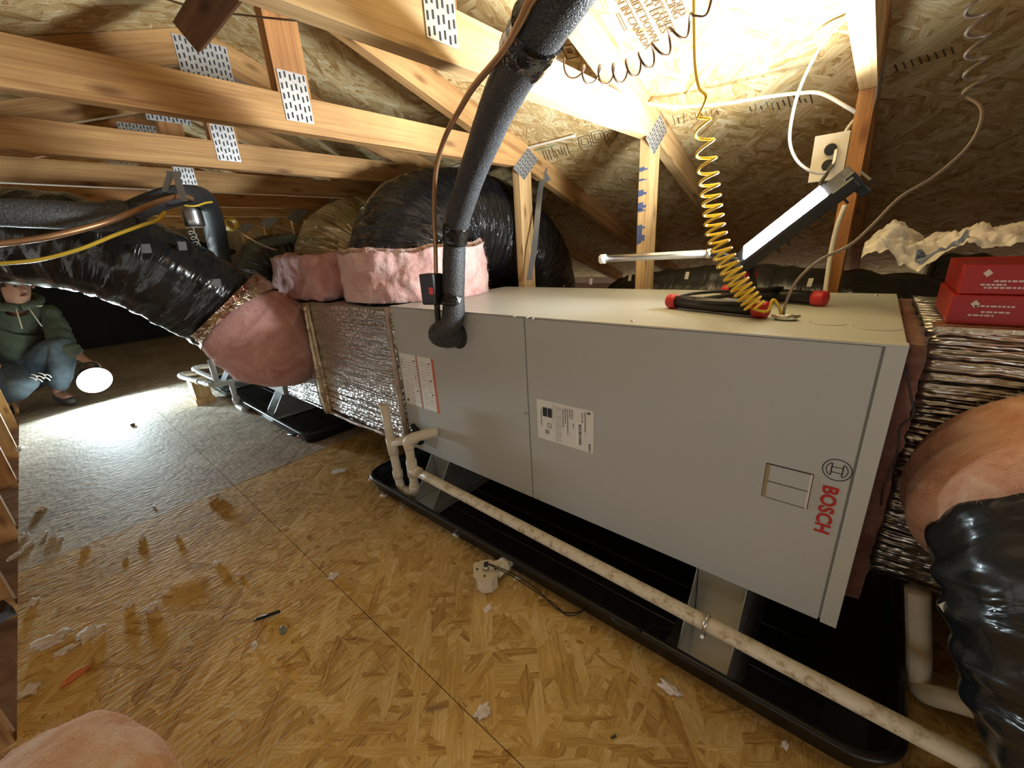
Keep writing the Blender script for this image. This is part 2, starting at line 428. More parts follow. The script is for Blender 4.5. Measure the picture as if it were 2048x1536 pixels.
def pvc_mat(name, stains):
    m, nt, b = newmat(name)
    tc = N(nt, 'ShaderNodeTexCoord')
    n1 = N(nt, 'ShaderNodeTexNoise', i_Scale=38.0, i_Detail=6.0, i_Roughness=.7); nt.links.new(tc.outputs['Object'], n1.inputs['Vector'])
    r = ramp(nt, n1.outputs[0], [(.5, (.80, .76, .64)), (.62, (.80, .76, .64) if not stains else (.5, .42, .28)), (.75, (.72, .68, .55) if not stains else (.22, .17, .11))])
    nt.links.new(r.outputs[0], b.inputs['Base Color']); b.inputs['Roughness'].default_value = .42
    return m

M = {}
M['osb_floor'] = osb_mat('osb_floor', (1, 1, 1), .35, .7, .8, [(0, (.40, .21, .055)), (.25, (.62, .40, .125)), (.5, (.75, .51, .18)), (.75, (.83, .61, .26)), (1, (.92, .75, .42))])
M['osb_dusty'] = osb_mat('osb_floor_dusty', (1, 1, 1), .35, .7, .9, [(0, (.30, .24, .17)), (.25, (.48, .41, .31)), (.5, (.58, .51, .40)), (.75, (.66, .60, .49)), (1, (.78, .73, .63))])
M['osb_roof'] = osb_mat('osb_roof', (1, 1, 1), .2, .8, .5, [(0, (.30, .16, .05)), (.25, (.54, .37, .15)), (.5, (.66, .50, .24)), (.75, (.76, .62, .34)), (1, (.88, .78, .52))])
M['wood'] = wood_mat('truss_wood', (.33, .15, .045), (.66, .395, .155))
M['wood_pale'] = wood_mat('pale_wood', (.44, .25, .09), (.78, .54, .26))
M['wood_red'] = wood_mat('reddish_wood', (.33, .125, .035), (.58, .29, .10))
M['wood_dark'] = wood_mat('dark_wood', (.14, .07, .035), (.30, .17, .09))
M['cabinet'] = plain('cabinet_paint', (.50, .525, .515), .42)
M['cabinet_edge'] = plain('cabinet_edge_paint', (.54, .56, .53), .35)
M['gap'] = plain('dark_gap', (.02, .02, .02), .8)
M['steel'] = plain('zinc_steel', (.62, .63, .64), .33, 1.0, .08, 60)
M['galv'] = plain('galvanised_steel', (.66, .68, .68), .42, .9, .15, 90, .12)
M['bright_zinc'] = plain('bright_zinc', (.78, .78, .76), .16, 1.0)
M['screw'] = plain('screw_steel', (.75, .75, .72), .25, 1.0)
M['plate'] = plain('truss_plate_steel', (.60, .62, .63), .45, .75, .12, 150, .1)
M['slot'] = plain('punched_slot', (.03, .03, .035), .8)
M['foil'] = foil_board_mat('foil_board')
M['foil_tape'] = film_mat('foil_tape', (.62, .52, .36), .32, .85, 60, 60, .6, .004, (.42, .32, .2))
M['foil_edge'] = plain('torn_foil_edge', (.45, .36, .3), .5, .3, .5, 120, .4)
M['duct_black'] = film_mat('black_duct_film', (.012, .013, .015), .2, 0.0, 70, 6, 1.0, .03, spec=.6, coat=.3)
M['duct_black_smooth'] = film_mat('black_duct_film_taut', (.014, .016, .018), .23, 0.0, 24, 6, .9, .010, spec=.6, coat=.25)
M['duct_foil'] = film_mat('foil_duct_film', (.72, .62, .40), .3, .9, 80, 7, 1.0, .03, (.36, .28, .13))
def foam_mat(name, c1, c2, scale):
    m, nt, b = newmat(name)
    tc = N(nt, 'ShaderNodeTexCoord'); nz = N(nt, 'ShaderNodeTexNoise', i_Scale=scale, i_Detail=1.0); nt.links.new(tc.outputs['Object'], nz.inputs['Vector'])
    r = ramp(nt, nz.outputs[0], [(.42, c1), (.66, c2)]); nt.links.new(r.outputs[0], b.inputs['Base Color'])
    b.inputs['Roughness'].default_value = .5
    bp = N(nt, 'ShaderNodeBump', i_Strength=.7, i_Distance=.003); nt.links.new(nz.outputs[0], bp.inputs['Height']); nt.links.new(bp.outputs[0], b.inputs['Normal'])
    return m
M['foam'] = foam_mat('black_foam', (.022, .024, .027), (.085, .09, .10), 330)
M['foam_grey'] = foam_mat('grey_foam', (.06, .065, .065), (.13, .135, .135), 200)
M['tape_black'] = film_mat('black_tape', (.008, .008, .009), .16, 0.0, 50, 50, .8, .004, spec=.6)
M['tape_grey'] = film_mat('grey_duct_tape', (.30, .33, .36), .38, .3, 40, 60, .4, .002)
M['pink'] = fibre_mat('pink_fibreglass', (.72, .38, .35), (.88, .58, .55), (.94, .76, .73))
M['pink_warm'] = fibre_mat('orange_pink_fibreglass', (.60, .27, .17), (.78, .44, .30), (.90, .66, .50))
M['pink_deep'] = fibre_mat('deep_pink_fibreglass', (.60, .28, .25), (.76, .42, .38), (.86, .60, .56))
M['pink_fibre'] = plain('pink_fibre', (.88, .66, .62), .95)
def fluff_mat():
    m, nt, b = newmat('pale_fluff')
    b.inputs['Base Color'].default_value = (.94, .88, .85, 1); b.inputs['Roughness'].default_value = .95
    tl = N(nt, 'ShaderNodeBsdfTranslucent'); tl.inputs[0].default_value = (.94, .86, .82, 1)
    mxs = N(nt, 'ShaderNodeMixShader'); mxs.inputs[0].default_value = .12
    nt.links.new(b.outputs[0], mxs.inputs[1]); nt.links.new(tl.outputs[0], mxs.inputs[2]); nt.links.new(mxs.outputs[0], nt.nodes['Material Output'].inputs[0])
    return m
M['fluff'] = fluff_mat()
M['attic_fluff'] = fibre_mat('shaded_insulation', (.20, .13, .12), (.34, .25, .23), (.48, .38, .35))  # whitish insulation browned: shade behind the posts is put into its colour
M['pvc'] = pvc_mat('pvc', False)
M['pvc_stained'] = pvc_mat('stained_pvc', True)
M['pvc_grey'] = plain('greyish_pvc', (.62, .63, .62), .4, 0, .1, 80, .08)
M['pan'] = plain('black_pan_plastic', (.010, .010, .011), .32, 0, .12, 40)
M['black'] = plain('black_plastic', (.015, .015, .016), .35)
M['rubber'] = plain('black_rubber', (.02, .02, .02), .7)
M['black_metal'] = plain('black_powder_coat', (.018, .018, .02), .3, .2)
M['red_cap'] = plain('red_plastic', (.55, .03, .04), .35)
M['yellow'] = plain('yellow_cable', (.72, .50, .05), .38)
M['white_cable'] = plain('white_cable', (.84, .82, .74), .42)
M['brown_cable'] = plain('brown_cable', (.13, .075, .05), .4)
M['grey_cable'] = plain('grey_brown_cable', (.22, .17, .13), .4)
M['copper'] = plain('dull_copper', (.46, .26, .13), .38, .7, .1, 60, .2)
M['black_wire'] = plain('black_wire', (.012, .01, .01), .4)
M['green_line'] = plain('green_string', (.15, .38, .25), .6)
M['outlet'] = plain('ivory_plastic', (.78, .73, .60), .35)
M['label'] = plain('label_paper', (.82, .82, .80), .45)
M['label_white'] = plain('white_label_paper', (.90, .92, .92), .4)
M['ink'] = plain('black_ink', (.02, .02, .02), .5)
M['ink_grey'] = plain('grey_ink', (.30, .30, .29), .5)
M['ink_red'] = plain('red_ink', (.50, .035, .03), .4)
M['ink_orange'] = plain('orange_stripe', (.72, .16, .08), .45)
M['stamp'] = plain('deck_stamp_ink', (.10, .07, .04), .8)
M['blue_paint'] = plain('blue_spray_paint', (.06, .08, .16), .7)
M['red_box'] = plain('red_cardboard', (.46, .02, .02), .45, 0, .05, 30, .1)
M['white_ink'] = plain('white_ink', (.8, .72, .68), .5)
M['led'] = emit_mat('led_panel', (.90, .97, 1.0), LED_STRENGTH)
M['torch'] = emit_mat('torch_lens', (.76, .93, 1.0), TORCH_STRENGTH)
M['skin'] = plain('skin', (.44, .25, .18), .55)
M['hoodie'] = plain('green_hoodie', (.10, .135, .11), .9, 0, .5, 180, .15)
M['jeans'] = plain('blue_denim', (.10, .145, .20), .85, 0, .5, 220, .25)
M['hair'] = plain('dark_hair', (.03, .02, .015), .6)
M['shoe'] = plain('dark_shoe', (.05, .05, .055), .6)
M['orange_shell'] = plain('orange_scrap', (.75, .26, .10), .5, 0, .2, 60, .2)
def bag_mat():
    m, nt, b = newmat('clear_bag')
    b.inputs['Base Color'].default_value = (.88, .86, .80, 1); b.inputs['Roughness'].default_value = .22
    tr = N(nt, 'ShaderNodeBsdfTransparent'); mxs = N(nt, 'ShaderNodeMixShader'); mxs.inputs[0].default_value = .62
    out = nt.nodes['Material Output']
    nt.links.new(tr.outputs[0], mxs.inputs[1]); nt.links.new(b.outputs[0], mxs.inputs[2]); nt.links.new(mxs.outputs[0], out.inputs[0])
    return m
M['bag'] = bag_mat()
M['bag_blue'] = plain('blue_bag_print', (.10, .14, .25), .4)

# ------------------------------------------------------------------ the setting: floor
floor = mesh('floor', [(-6.5, -1.165, -.019), (3.2, -1.165, -.019), (3.2, 3.2, -.019), (-6.5, 3.2, -.019)], [(0, 1, 2, 3)], M['wood_dark'], kind='structure')
XS = [-6.5, -5.57, -3.13, -.71, 1.73, 3.2]
YS = [-1.165, -.507, .713, 1.933, 3.15]
for j in range(len(YS) - 1):
    for i in range(len(XS) - 1):
        g = .0012
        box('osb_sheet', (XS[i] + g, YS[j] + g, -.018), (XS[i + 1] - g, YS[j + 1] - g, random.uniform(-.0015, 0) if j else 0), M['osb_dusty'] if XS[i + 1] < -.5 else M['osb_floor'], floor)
bm = bmesh.new()
bmesh.ops.create_grid(bm, x_segments=150, y_segments=34, size=.5)
for v in bm.verts:
    v.co = Vector((v.co.x * 9.6 - 1.7, v.co.y * 2.1 - 2.22, -.06))
    v.co.z += fnoise(v.co, 5, 4) * .035
tag(bm_obj('attic_insulation', bm, M['attic_fluff'], None, True), 'blown insulation with shade put into its brown colour, lying beside the floor edge', 'insulation', kind='stuff')

# ------------------------------------------------------------------ the setting: roof deck
ceiling = mesh('ceiling', [(-6.5, RIDGE_Y, RIDGE_Z + .03), (3.2, RIDGE_Y, RIDGE_Z + .03), (3.2, 3.7, deck_z(3.7) + .03), (-6.5, 3.7, deck_z(3.7) + .03),
                           (3.2, -3.9, deck_z(-3.9) + .03), (-6.5, -3.9, deck_z(-3.9) + .03)], [(0, 1, 2, 3), (0, 5, 4, 1)], M['wood_dark'], kind='structure')
cs = 1 / math.sqrt(1 + PITCH * PITCH)
main_sheet = None
for side in (1, -1):
    for row in range(3):
        y0 = RIDGE_Y + side * (row * 1.157 + (.0 if row == 0 else .0015)); y1 = RIDGE_Y + side * ((row + 1) * 1.157 - .0015)
        xs = [-6.5, -4.3, -1.86, .58, 3.2] if row % 2 == 0 else [-6.5, -5.5, -3.08, -.64, 1.80, 3.2]
        for i in range(len(xs) - 1):
            ym = (y0 + y1) / 2
            nrm = Vector((0, side * PITCH, 1)).normalized()
            o = obox('osb_sheet', Vector(((xs[i] + xs[i + 1]) / 2, ym, deck_z(ym))) + nrm * .006, ((xs[i + 1] - xs[i] - .003), 0, 0),
                     (0, y1 - y0, deck_z(y1) - deck_z(y0)), nrm * .011, M['osb_roof'], ceiling)
            if side == 1 and row == 0 and i == 3: main_sheet = o
wall_far = mesh('wall_far', [(-6.45, -3.9, -.3), (-6.45, 3.7, -.3), (-6.45, 3.7, .5), (-6.45, RIDGE_Y, RIDGE_Z), (-6.45, -3.9, .5)], [(0, 1, 2, 3, 4)], M['gap'], kind='structure')  # near-black colour stands in for the unlit depth behind the person

wall_eave = mesh('wall_eave', [(-6.45, 3.65, -.3), (3.2, 3.65, -.3), (3.2, 3.65, .6), (-6.45, 3.65, .6)], [(0, 1, 2, 3)], M['wood_dark'], kind='structure')


fill_stop_wall = mesh('fill_stop_wall', [(3.18, -.9, -.3), (3.18, 3.7, -.3), (3.18, 3.7, .45), (3.18, RIDGE_Y, RIDGE_Z + .01), (3.18, -.9, deck_z(-.9))], [(4, 3, 2, 1, 0)], M['wood_dark'], kind='structure')  # added unseen wall, cut short so world fill enters behind the camera
# ------------------------------------------------------------------ roof trusses
def prism_x(name, poly, x0, x1, along, mat, parent):
    """polygon of (y, z) extruded from x0 to x1; UV u runs along the (y, z) direction given"""
    n = len(poly); al = Vector(along).normalized(); pe = Vector((-al.y, al.x))
    V = [(x0, y, z) for y, z in poly] + [(x1, y, z) for y, z in poly]
    Fc = [tuple(range(n)), tuple(range(2 * n - 1, n - 1, -1))] + [(i, i + n, (i + 1) % n + n, (i + 1) % n) for i in range(n)]
    du, dv = random.random() * 9, random.random() * 9
    uv = []
    for fi, f in enumerate(Fc):
        for vi in f:
            x, y, z = V[vi]; q = Vector((y, z))
            if fi < 2: uv.append((du + q.dot(al), dv + q.dot(pe)))
            else: uv.append((du + q.dot(al), dv + .4 + (x - x0)))
    o = mesh(name, V, Fc, mat, parent, uv)
    bm = bmesh.new(); bm.from_mesh(o.data); bmesh.ops.recalc_face_normals(bm, faces=bm.faces); bm.to_mesh(o.data); bm.free()
    return o
def gusset(parent, x, cy, cz, wy, hz, rot, cols, rows, sx=1, shear=0.0):
    cr, sr = math.cos(rot), math.sin(rot)
    def P(a, b, dx=0):
        a += b * shear
        return (x + sx * dx, cy + a * cr - b * sr, cz + a * sr + b * cr)
    a, b = wy / 2, hz / 2
    pv = [P(-a, -b), P(a, -b), P(a, b), P(-a, b)]; pv2 = [P(-a, -b, .002), P(a, -b, .002), P(a, b, .002), P(-a, b, .002)]
    pl = mesh('truss_plate', pv + pv2, [(0, 1, 2, 3), (7, 6, 5, 4), (0, 4, 5, 1), (1, 5, 6, 2), (2, 6, 7, 3), (3, 7, 4, 0)], M['plate'], parent)
    quads = []
    for r in range(rows):
        for c in range(cols):
            u = -a + (c + .5) * wy / cols; v = -b + (r + .5) * hz / rows + (.10 if c % 2 else -.10) * hz / rows
            h = hz / rows * .3; w_ = wy / cols * .17
            quads.append([P(u - w_, v - h, .0026), P(u + w_, v - h, .0026), P(u + w_, v + h, .0026), P(u - w_, v + h, .0026)])
    joined_quads('punched_slots', quads, M['slot'], pl, 'stuff')
    return pl
TRUSS_LABELS = ['roof truss whose post carries the ivory outlet plate, right of the work light',
                'roof truss with blue marked post left of the lit work light',
                'roof truss whose post stands in front of the big black arched duct',
                'roof truss crossing behind the black and foil arched ducts',
                'roof truss just beyond the grey tape hanger at upper left',
                'sixth roof truss counting back from the outlet post',
                'seventh roof truss counting back from the outlet post',
                'eighth roof truss counting back, near the crouching person',
                'farthest roof truss, behind the crouching person']
RD = .1   # rafter depth measured plumb
def truss(i):
    x = 1.27 - .61 * i; x0, x1 = x - .019, x + .019
    t = thing('roof_truss', TRUSS_LABELS[i], 'roof truss', (x, RIDGE_Y, -.11), 'roof trusses')
    wd = [M['wood_red'], M['wood'], M['wood'], M['wood'], M['wood'], M['wood_red'], M['wood'], M['wood'], M['wood']][i]
    s = PITCH
    for sg in (1, -1):
        y0 = RIDGE_Y; y1 = RIDGE_Y + sg * 3.3
        prism_x('top_chord', [(y0, RIDGE_Z - .001), (y1, deck_z(y1) - .001), (y1, deck_z(y1) - RD), (y0, RIDGE_Z - RD)], x0, x1, (sg, -s), M['wood_pale'] if (i == 1) else wd, t)
    zt, zb = 1.39, 1.30
    # collar tie cut along the rafters
    hy = lambda z: (RIDGE_Z - RD - z) / s
    prism_x('collar_tie', [(RIDGE_Y - hy(zb) + .002, zb), (RIDGE_Y + hy(zb) - .002, zb), (RIDGE_Y + hy(zt) - .002, zt), (RIDGE_Y - hy(zt) + .002, zt)], x0, x1, (1, 0), M['wood_pale'] if i in (0, 1) else wd, t)
    for (a, b) in ((.722, .811), (-1.262, -1.173)):
        za = min(deck_z(a) - RD, zb - .001 if a > 0 else 9); zb_ = deck_z(b) - RD
        top = [(b, min(zb_, zb - .001) if abs(b - RIDGE_Y) < hy(zb) else zb_), (a, min(deck_z(a) - RD, zb - .001))]
        prism_x('post', [(a, -.02), (b, -.02)] + top, x0, x1, (0, 1), M['wood_pale'] if (i in (1, 2) and a > 0) else wd, t)
    prism_x('king_post', [(RIDGE_Y - .0445, zt + .001), (RIDGE_Y + .0445, zt + .001), (RIDGE_Y + .0445, deck_z(RIDGE_Y + .0445) - RD), (RIDGE_Y, RIDGE_Z - RD - .001), (RIDGE_Y - .0445, deck_z(RIDGE_Y - .0445) - RD)], x0, x1, (0, 1), M['wood_red'] if i != 0 else M['wood'], t)
    prism_x('bottom_chord', [(-3.5, -.11), (3.3, -.11), (3.3, -.021), (-3.5, -.021)], x0, x1, (1, 0), M['wood'], t)
    g = math.atan(s)
    gusset(t, x1, RIDGE_Y, 1.385, .076, .118, .0, 6, 5)
    gusset(t, x1, RIDGE_Y, RIDGE_Z - .10, .16, .12, 0, 11, 5)
    gusset(t, x1, .775, 1.315, .085, .14, -.55, 7, 6, shear=.35)
    gusset(t, x1, -1.255, 1.315, .085, .14, .55, 7, 6, shear=-.35)
    return t
trusses = [truss(i) for i in range(9)]
# blue paint marks on the second post
quads = []
for z, h in ((1.20, .008), (1.165, .004), (1.12, .012), (1.075, .014), (1.06, .006), (1.0, .01), (.965, .03)):
    quads.append([(.660 - .0192, .7214, z - h), (.660 + .0, .7214, z - h * .7), (.660 + .002, .7214, z + h), (.660 - .0192, .7214, z + h * .8)])
    quads.append([(.660 - .0192, .7212, z - h * .4), (.660 + .012, .7212, z - h * .5), (.660 + .014, .7212, z + h * .2), (.660 - .0192, .7212, z + h * .3)])
joined_quads('blue_paint_mark', quads, M['blue_paint'], trusses[1], 'stuff')

# leaning brace overhead
bx_ = at(408, 110, Z=1.394).x
pl_, pu_, p3_ = at(396, 106, X=bx_), at(345, 44, X=bx_), at(421, 113, X=bx_)
hv = pu_ - pl_
wv = (p3_ - pl_); wv = (wv - hv.normalized() * wv.dot(hv.normalized())); 
c0 = pl_ + hv / 2 + wv / 2
tag(beam('roof_brace', c0, c0 + Vector((1.9, 0, 0)), wv, hv, M['wood_dark']), 'leaning timber brace with a square cut end overhead at upper left', 'brace')

# stamps printed on the roof sheets
nD = Vector((0, -PITCH, -1)).normalized()
def deck_text(body, p0, p1, size, bold=.02):
    a, b = at_deck(*p0), at_deck(*p1)
    x = (b - a).normalized(); y = nD.cross(x)
    text_obj('stamp_text', body, a + nD * .0012, x, y, size, M['stamp'], main_sheet, bold)
deck_text('N IN CANADA', (1229, -2), (1265, 56), .030)
deck_text('SIDE DOWN', (1257, -3), (1284, 46), .030)
deck_text('AT EDGES', (1283, -4), (1305, 34), .030)
deck_text('AT ENDS', (1305, 1), (1319, 29), .030)
deck_text('CING', (1329, -2), (1340, 20), .030)
deck_text('DED', (1343, 0), (1350, 14), .030)
def deck_line(p0, p1, wd, off=.0012):
    a, b = at_deck(*p0) + nD * off, at_deck(*p1) + nD * off
    s_ = nD.cross((b - a).normalized()) * wd
    return [a - s_, b - s_, b + s_, a + s_]
q = []
for p0, p1 in (((1233, 28), (1250, 62)), ((1238, 26), (1255, 60)), ((1250, -4), (1277, 50)), ((1276, -4), (1298, 40)), ((1322, 4), (1330, 30)), ((1362, -4), (1368, 14))):
    q.append(deck_line(p0, p1, .0022))
for bx in (((1122, 92), (1135, 118), (1158, 112), (1146, 88)),):
    for k in range(4): q.append(deck_line(bx[k], bx[(k + 1) % 4], .0015))
for cx, cy in ((1170, 283), (1196, 273), (1222, 272)):
    for s2 in (1, .55):
        cr = [(cx - 14 * s2, cy - 8 * s2), (cx + 8 * s2, cy - 13 * s2), (cx + 14 * s2, cy + 7 * s2), (cx - 9 * s2, cy + 13 * s2)]
        for k in range(4): q.append(deck_line(cr[k], cr[(k + 1) % 4], .0013))
rs = random.Random(5)
for k in range(9):
    q.append(deck_line((1085 + k * 6, 300 + k * -1 + rs.uniform(-4, 4)), (1092 + k * 6, 318 - k + rs.uniform(-4, 4)), .0016))
for k in range(26):
    x = 1345 + k * 11; y = 236 - k * 1.7
    if 8 < k < 14: continue
    q.append(deck_line((x, y + rs.uniform(-9, 3)), (x + rs.uniform(2, 6), y + rs.uniform(6, 16)), rs.choice((.001, .002))))
for k in range(8):
    q.append(deck_line((1790 + k * 16, 128 - k * 5), (1796 + k * 16, 142 - k * 5), .0016))
joined_quads('stamp_marks', q, M['stamp'], main_sheet, 'stuff')
deck_text('10', (1131, 96), (1140, 114), .024)

# ------------------------------------------------------------------ air handler in front
UL, UD, ZB, ZT = 1.42, .6586, .19, .776
def screw(p, nrm, parent, r=.005):
    p = Vector(p); nrm = Vector(nrm).normalized()
    return cyl('screw', p, p + nrm * .0035, r, M['screw'], parent, 8, r * .7)
def handler_body(x0, label, yf=0.0, detail=True):
    t = thing('air_handler', label, 'air handler', (x0 + UL / 2, yf + UD / 2, ZB), 'air handlers')
    box('cabinet', (x0, yf + .004, ZB), (x0 + UL, yf + UD, ZT), M['cabinet'], t, .003)
    box('front_panel', (x0 + .004, yf - .003, ZB + .001), (x0 + .6445, yf + .0035, ZT - .004), M['cabinet'], t, .0012)
    box('front_panel', (x0 + .6485, yf - .003, ZB + .001), (x0 + 1.390, yf + .0035, ZT - .004), M['cabinet'], t, .0012)
    box('corner_trim', (x0 + 1.394, yf - .004, ZB - .001), (x0 + UL + .001, yf + .0035, ZT - .002), M['cabinet_edge'], t, .001)
    return t
unit = handler_body(0, 'large grey air handler with a red maker name on its front')
box('top_flange', (-.001, -.004, ZT - .003), (UL + .001, .02, ZT + .001), M['cabinet_edge'], unit, .0006)
for p in ((1052, 826), (1056, 634), (1068, 636), (1030, 632), (1046, 985), (1078, 998), (955, 640), (893, 700), (948, 708)):
    screw(at(p[0], p[1], Y=-.003), (0, -1, 0), unit)
for p in ((1165, 586), (1225, 584), (1265, 643), (1752, 592), (1010, 576), (1128, 573)):
    screw(at(p[0], p[1], Z=ZT), (0, 0, 1), unit)
# arched knock-outs on the top
for (cx, cy, r) in ((1655, 646, .03), (1752, 655, .035)):
    c = at(cx, cy, Z=ZT + .0006)
    tube('knockout_ring', [c + Vector((math.cos(a) * r, math.sin(a) * r * .8, 0)) for a in [PI * (.9 + .12 * k) for k in range(11)]], .0012, M['cabinet_edge'], unit, 6, 2)
# access plate
a0, a1, z0, z1 = 1.26, 1.336, .4405, .5165
for (n_, lo, hi) in (('knockout_frame', (a0 - .0012, -.0036, z0 - .0012), (a1 + .0012, -.0028, z1 + .0012)),):
    box(n_, lo, hi, M['gap'], unit)
kp = box('knockout_plate', (a0, -.0046, (z0 + z1) / 2 + .001), (a1 - .001, -.003, z1 - .001), M['cabinet'], unit)
kp = box('knockout_plate', (a0, -.0046, z0 + .001), (a1 - .001, -.003, (z0 + z1) / 2 - .001), M['cabinet'], unit)
box('knockout_lip', (a0, -.0052, z0), (a0 + .006, -.0045, z1), plain('tan_glue', (.33, .27, .14), .6), unit)
box('knockout_lip', (a1 - .003, -.0056, z0), (a1, -.0045, z1), M['white_ink'], unit)
# maker's name and emblem, lying on its side
text_obj('maker_name', 'BOSCH', (1.3545, -.0034, .503), (0, 0, -1), (1, 0, 0), .0325, M['ink_red'], unit, .035, spacing=1.0)
def arc_quads(c, r0, r1, a0, a1, y, n=40):
    out = []
    for k in range(n):
        p = a0 + (a1 - a0) * k / n; q_ = a0 + (a1 - a0) * (k + 1) / n
        out.append([(c[0] + math.cos(p) * r0, y, c[1] + math.sin(p) * r0), (c[0] + math.cos(q_) * r0, y, c[1] + math.sin(q_) * r0),
                    (c[0] + math.cos(q_) * r1, y, c[1] + math.sin(q_) * r1), (c[0] + math.cos(p) * r1, y, c[1] + math.sin(p) * r1)])
    return out
ec = (1.3685, .5375); yq = -.0036
q = arc_quads(ec, .0205, .0222, 0, 2 * PI, yq)
def rq(cx, cz, w_, h_): return [(ec[0] + cx - w_, yq, ec[1] + cz - h_), (ec[0] + cx + w_, yq, ec[1] + cz - h_), (ec[0] + cx + w_, yq, ec[1] + cz + h_), (ec[0] + cx - w_, yq, ec[1] + cz + h_)]
for sgn in (1, -1):
    q += [rq(0, sgn * .0055, .0085, .0008)]
    q += [rq(sgn * .0082, 0, .0009, .0125)]
    q += arc_quads((ec[0], ec[1]), .0150, .0164, (0 if sgn > 0 else PI) - .95, (0 if sgn > 0 else PI) + .95, yq, 12)
joined_quads('maker_emblem', q, M['ink'], unit)
# rating label
lx0, lx1, lz0, lz1 = .679, .865, .4165, .54
lab = box('rating_label', (lx0, -.0036, lz0), (lx1, -.003, lz1), M['label'], unit)
def L(u0, u1, v0, v1, y=-.0041):   # label space: u along x 0..1, v down 0..1
    X0, X1 = lx0 + (lx1 - lx0) * u0, lx0 + (lx1 - lx0) * u1; Z0, Z1 = lz1 - (lz1 - lz0) * v1, lz1 - (lz1 - lz0) * v0
    return [(X0, y, Z0), (X1, y, Z0), (X1, y, Z1), (X0, y, Z1)]
rl = random.Random(3)
q = [L(.11, .195, .17, .40), L(.205, .285, .17, .40)]
for u, v0, v1 in ((.07, .24, .66), (.86, .05, .52), (.81, .08, .35), (.81, .5, .66), (.64, .07, .30), (.66, .4, .5), (.60, .07, .28), (.56, .08, .7), (.52, .08, .45), (.48, .1, .55)):
    v = v0
    while v < v1:
        st = rl.uniform(.015, .05); q.append(L(u, u + .014, v, min(v1, v + st))); v += st + .012
q += [L(.90, .925, .04, .09), L(.93, .95, .04, .09)]
joined_quads('label_print', q, M['ink'], lab, 'stuff')
q = []
for k in range(22): q.append(L(.33 + rl.uniform(0, .02), .46, .06 + k * .041, .06 + k * .041 + rl.choice((.006, .012))))
for k in range(3): q.append(L(.15 + k * .025, .17 + k * .025, .73, .84))
q.append(L(.305, .312, .03, .55))
joined_quads('label_table_print', q, M['ink_grey'], lab, 'stuff')
ring = []
for k in range(20):
    p, q2 = 2 * PI * k / 20, 2 * PI * (k + 1) / 20; cx, cz = lx0 + .043, lz1 - .075
    ring.append([(cx + math.cos(p) * .006, -.0041, cz + math.sin(p) * .006), (cx + math.cos(q2) * .006, -.0041, cz + math.sin(q2) * .006), (cx + math.cos(q2) * .0078, -.0041, cz + math.sin(q2) * .0078), (cx + math.cos(p) * .0078, -.0041, cz + math.sin(p) * .0078)])
joined_quads('certification_mark', ring, M['ink'], lab)
bc = box('barcode_patch', (lx0 + .133, -.0043, lz0 + .012), (lx0 + .157, -.0037, lz0 + .083), M['label_white'], lab)
q = []
z = lz0 + .016
while z < lz0 + .078:
    h = rl.choice((.0006, .0012, .002)); q.append([(lx0 + .141, -.0047, z), (lx0 + .150, -.0047, z), (lx0 + .150, -.0047, z + h), (lx0 + .141, -.0047, z + h)]); z += h + rl.choice((.0007, .0012))
joined_quads('barcode', q, M['ink'], lab, 'stuff')
text_obj('label_maker_name', 'BOSCH', (lx0 + .172, -.0041, lz0 + .027), (0, 0, -1), (1, 0, 0), .0075, M['ink'], lab, .03)
# two warning labels
for k, (xa, xb) in enumerate(((.014, .114), (.127, .205))):
    wl = box('warning_label', (xa, -.0036, .389), (xb, -.003, .598), M['label_white'], unit)
    q = []
    for r in range(16):
        for c in range(3 if k == 0 else 2):
            if rl.random() < .8:
                X0 = xa + .012 + c * .032; zz = .58 - r * .011 - .004
                q.append([(X0, -.0041, zz - .0015), (X0 + rl.uniform(.012, .028), -.0041, zz - .0015), (X0 + .026, -.0041, zz), (X0, -.0041, zz)])
    joined_quads('label_print', q, M['ink_grey'], wl, 'stuff')
    q = []
    for zz in (.575, .51, .455):
        q.append([(xb - .016, -.0042, zz - .003), (xb - .009, -.0042, zz - .003), (xb - .009, -.0042, zz + .003), (xb - .016, -.0042, zz + .003)])
    if k == 0: q.append([(xa + .01, -.0042, .40), (xa + .02, -.0042, .40), (xa + .02, -.0042, .412), (xa + .01, -.0042, .412)])
    joined_quads('label_symbols', q, M['ink'], wl, 'stuff')
    if k == 0: text_obj('label_maker_name', 'BOSCH', (xa + .007, -.0042, .575), (0, 0, -1), (1, 0, 0), .0075, M['ink'], wl, .03)
    box('orange_stripe', (xb + .002, -.0035, .387), (xb + (.006 if k == 0 else .014), -.003, .598), M['ink_orange'], unit)
# refrigerant grommet on the front
g0 = Vector((.362, -.003, .70))
tube('pipe_grommet', [g0 + Vector((0, .002, 0)), g0 + Vector((0, -.008, 0))], [.05, .038], M['rubber'], unit, 24, 4)
# cable clamp on top
cc = at(1570, 640, Z=ZT)
clamp = tube('cable_clamp', [cc + Vector((math.cos(a) * .018, math.sin(a) * .012, .006)) for a in [2 * PI * k / 16 for k in range(17)]], .005, M['screw'], unit, 8, 2)
cyl('clamp_screw', cc + Vector((-.026, -.006, .008)), cc + Vector((.026, .004, .008)), .0035, M['screw'], clamp, 8)

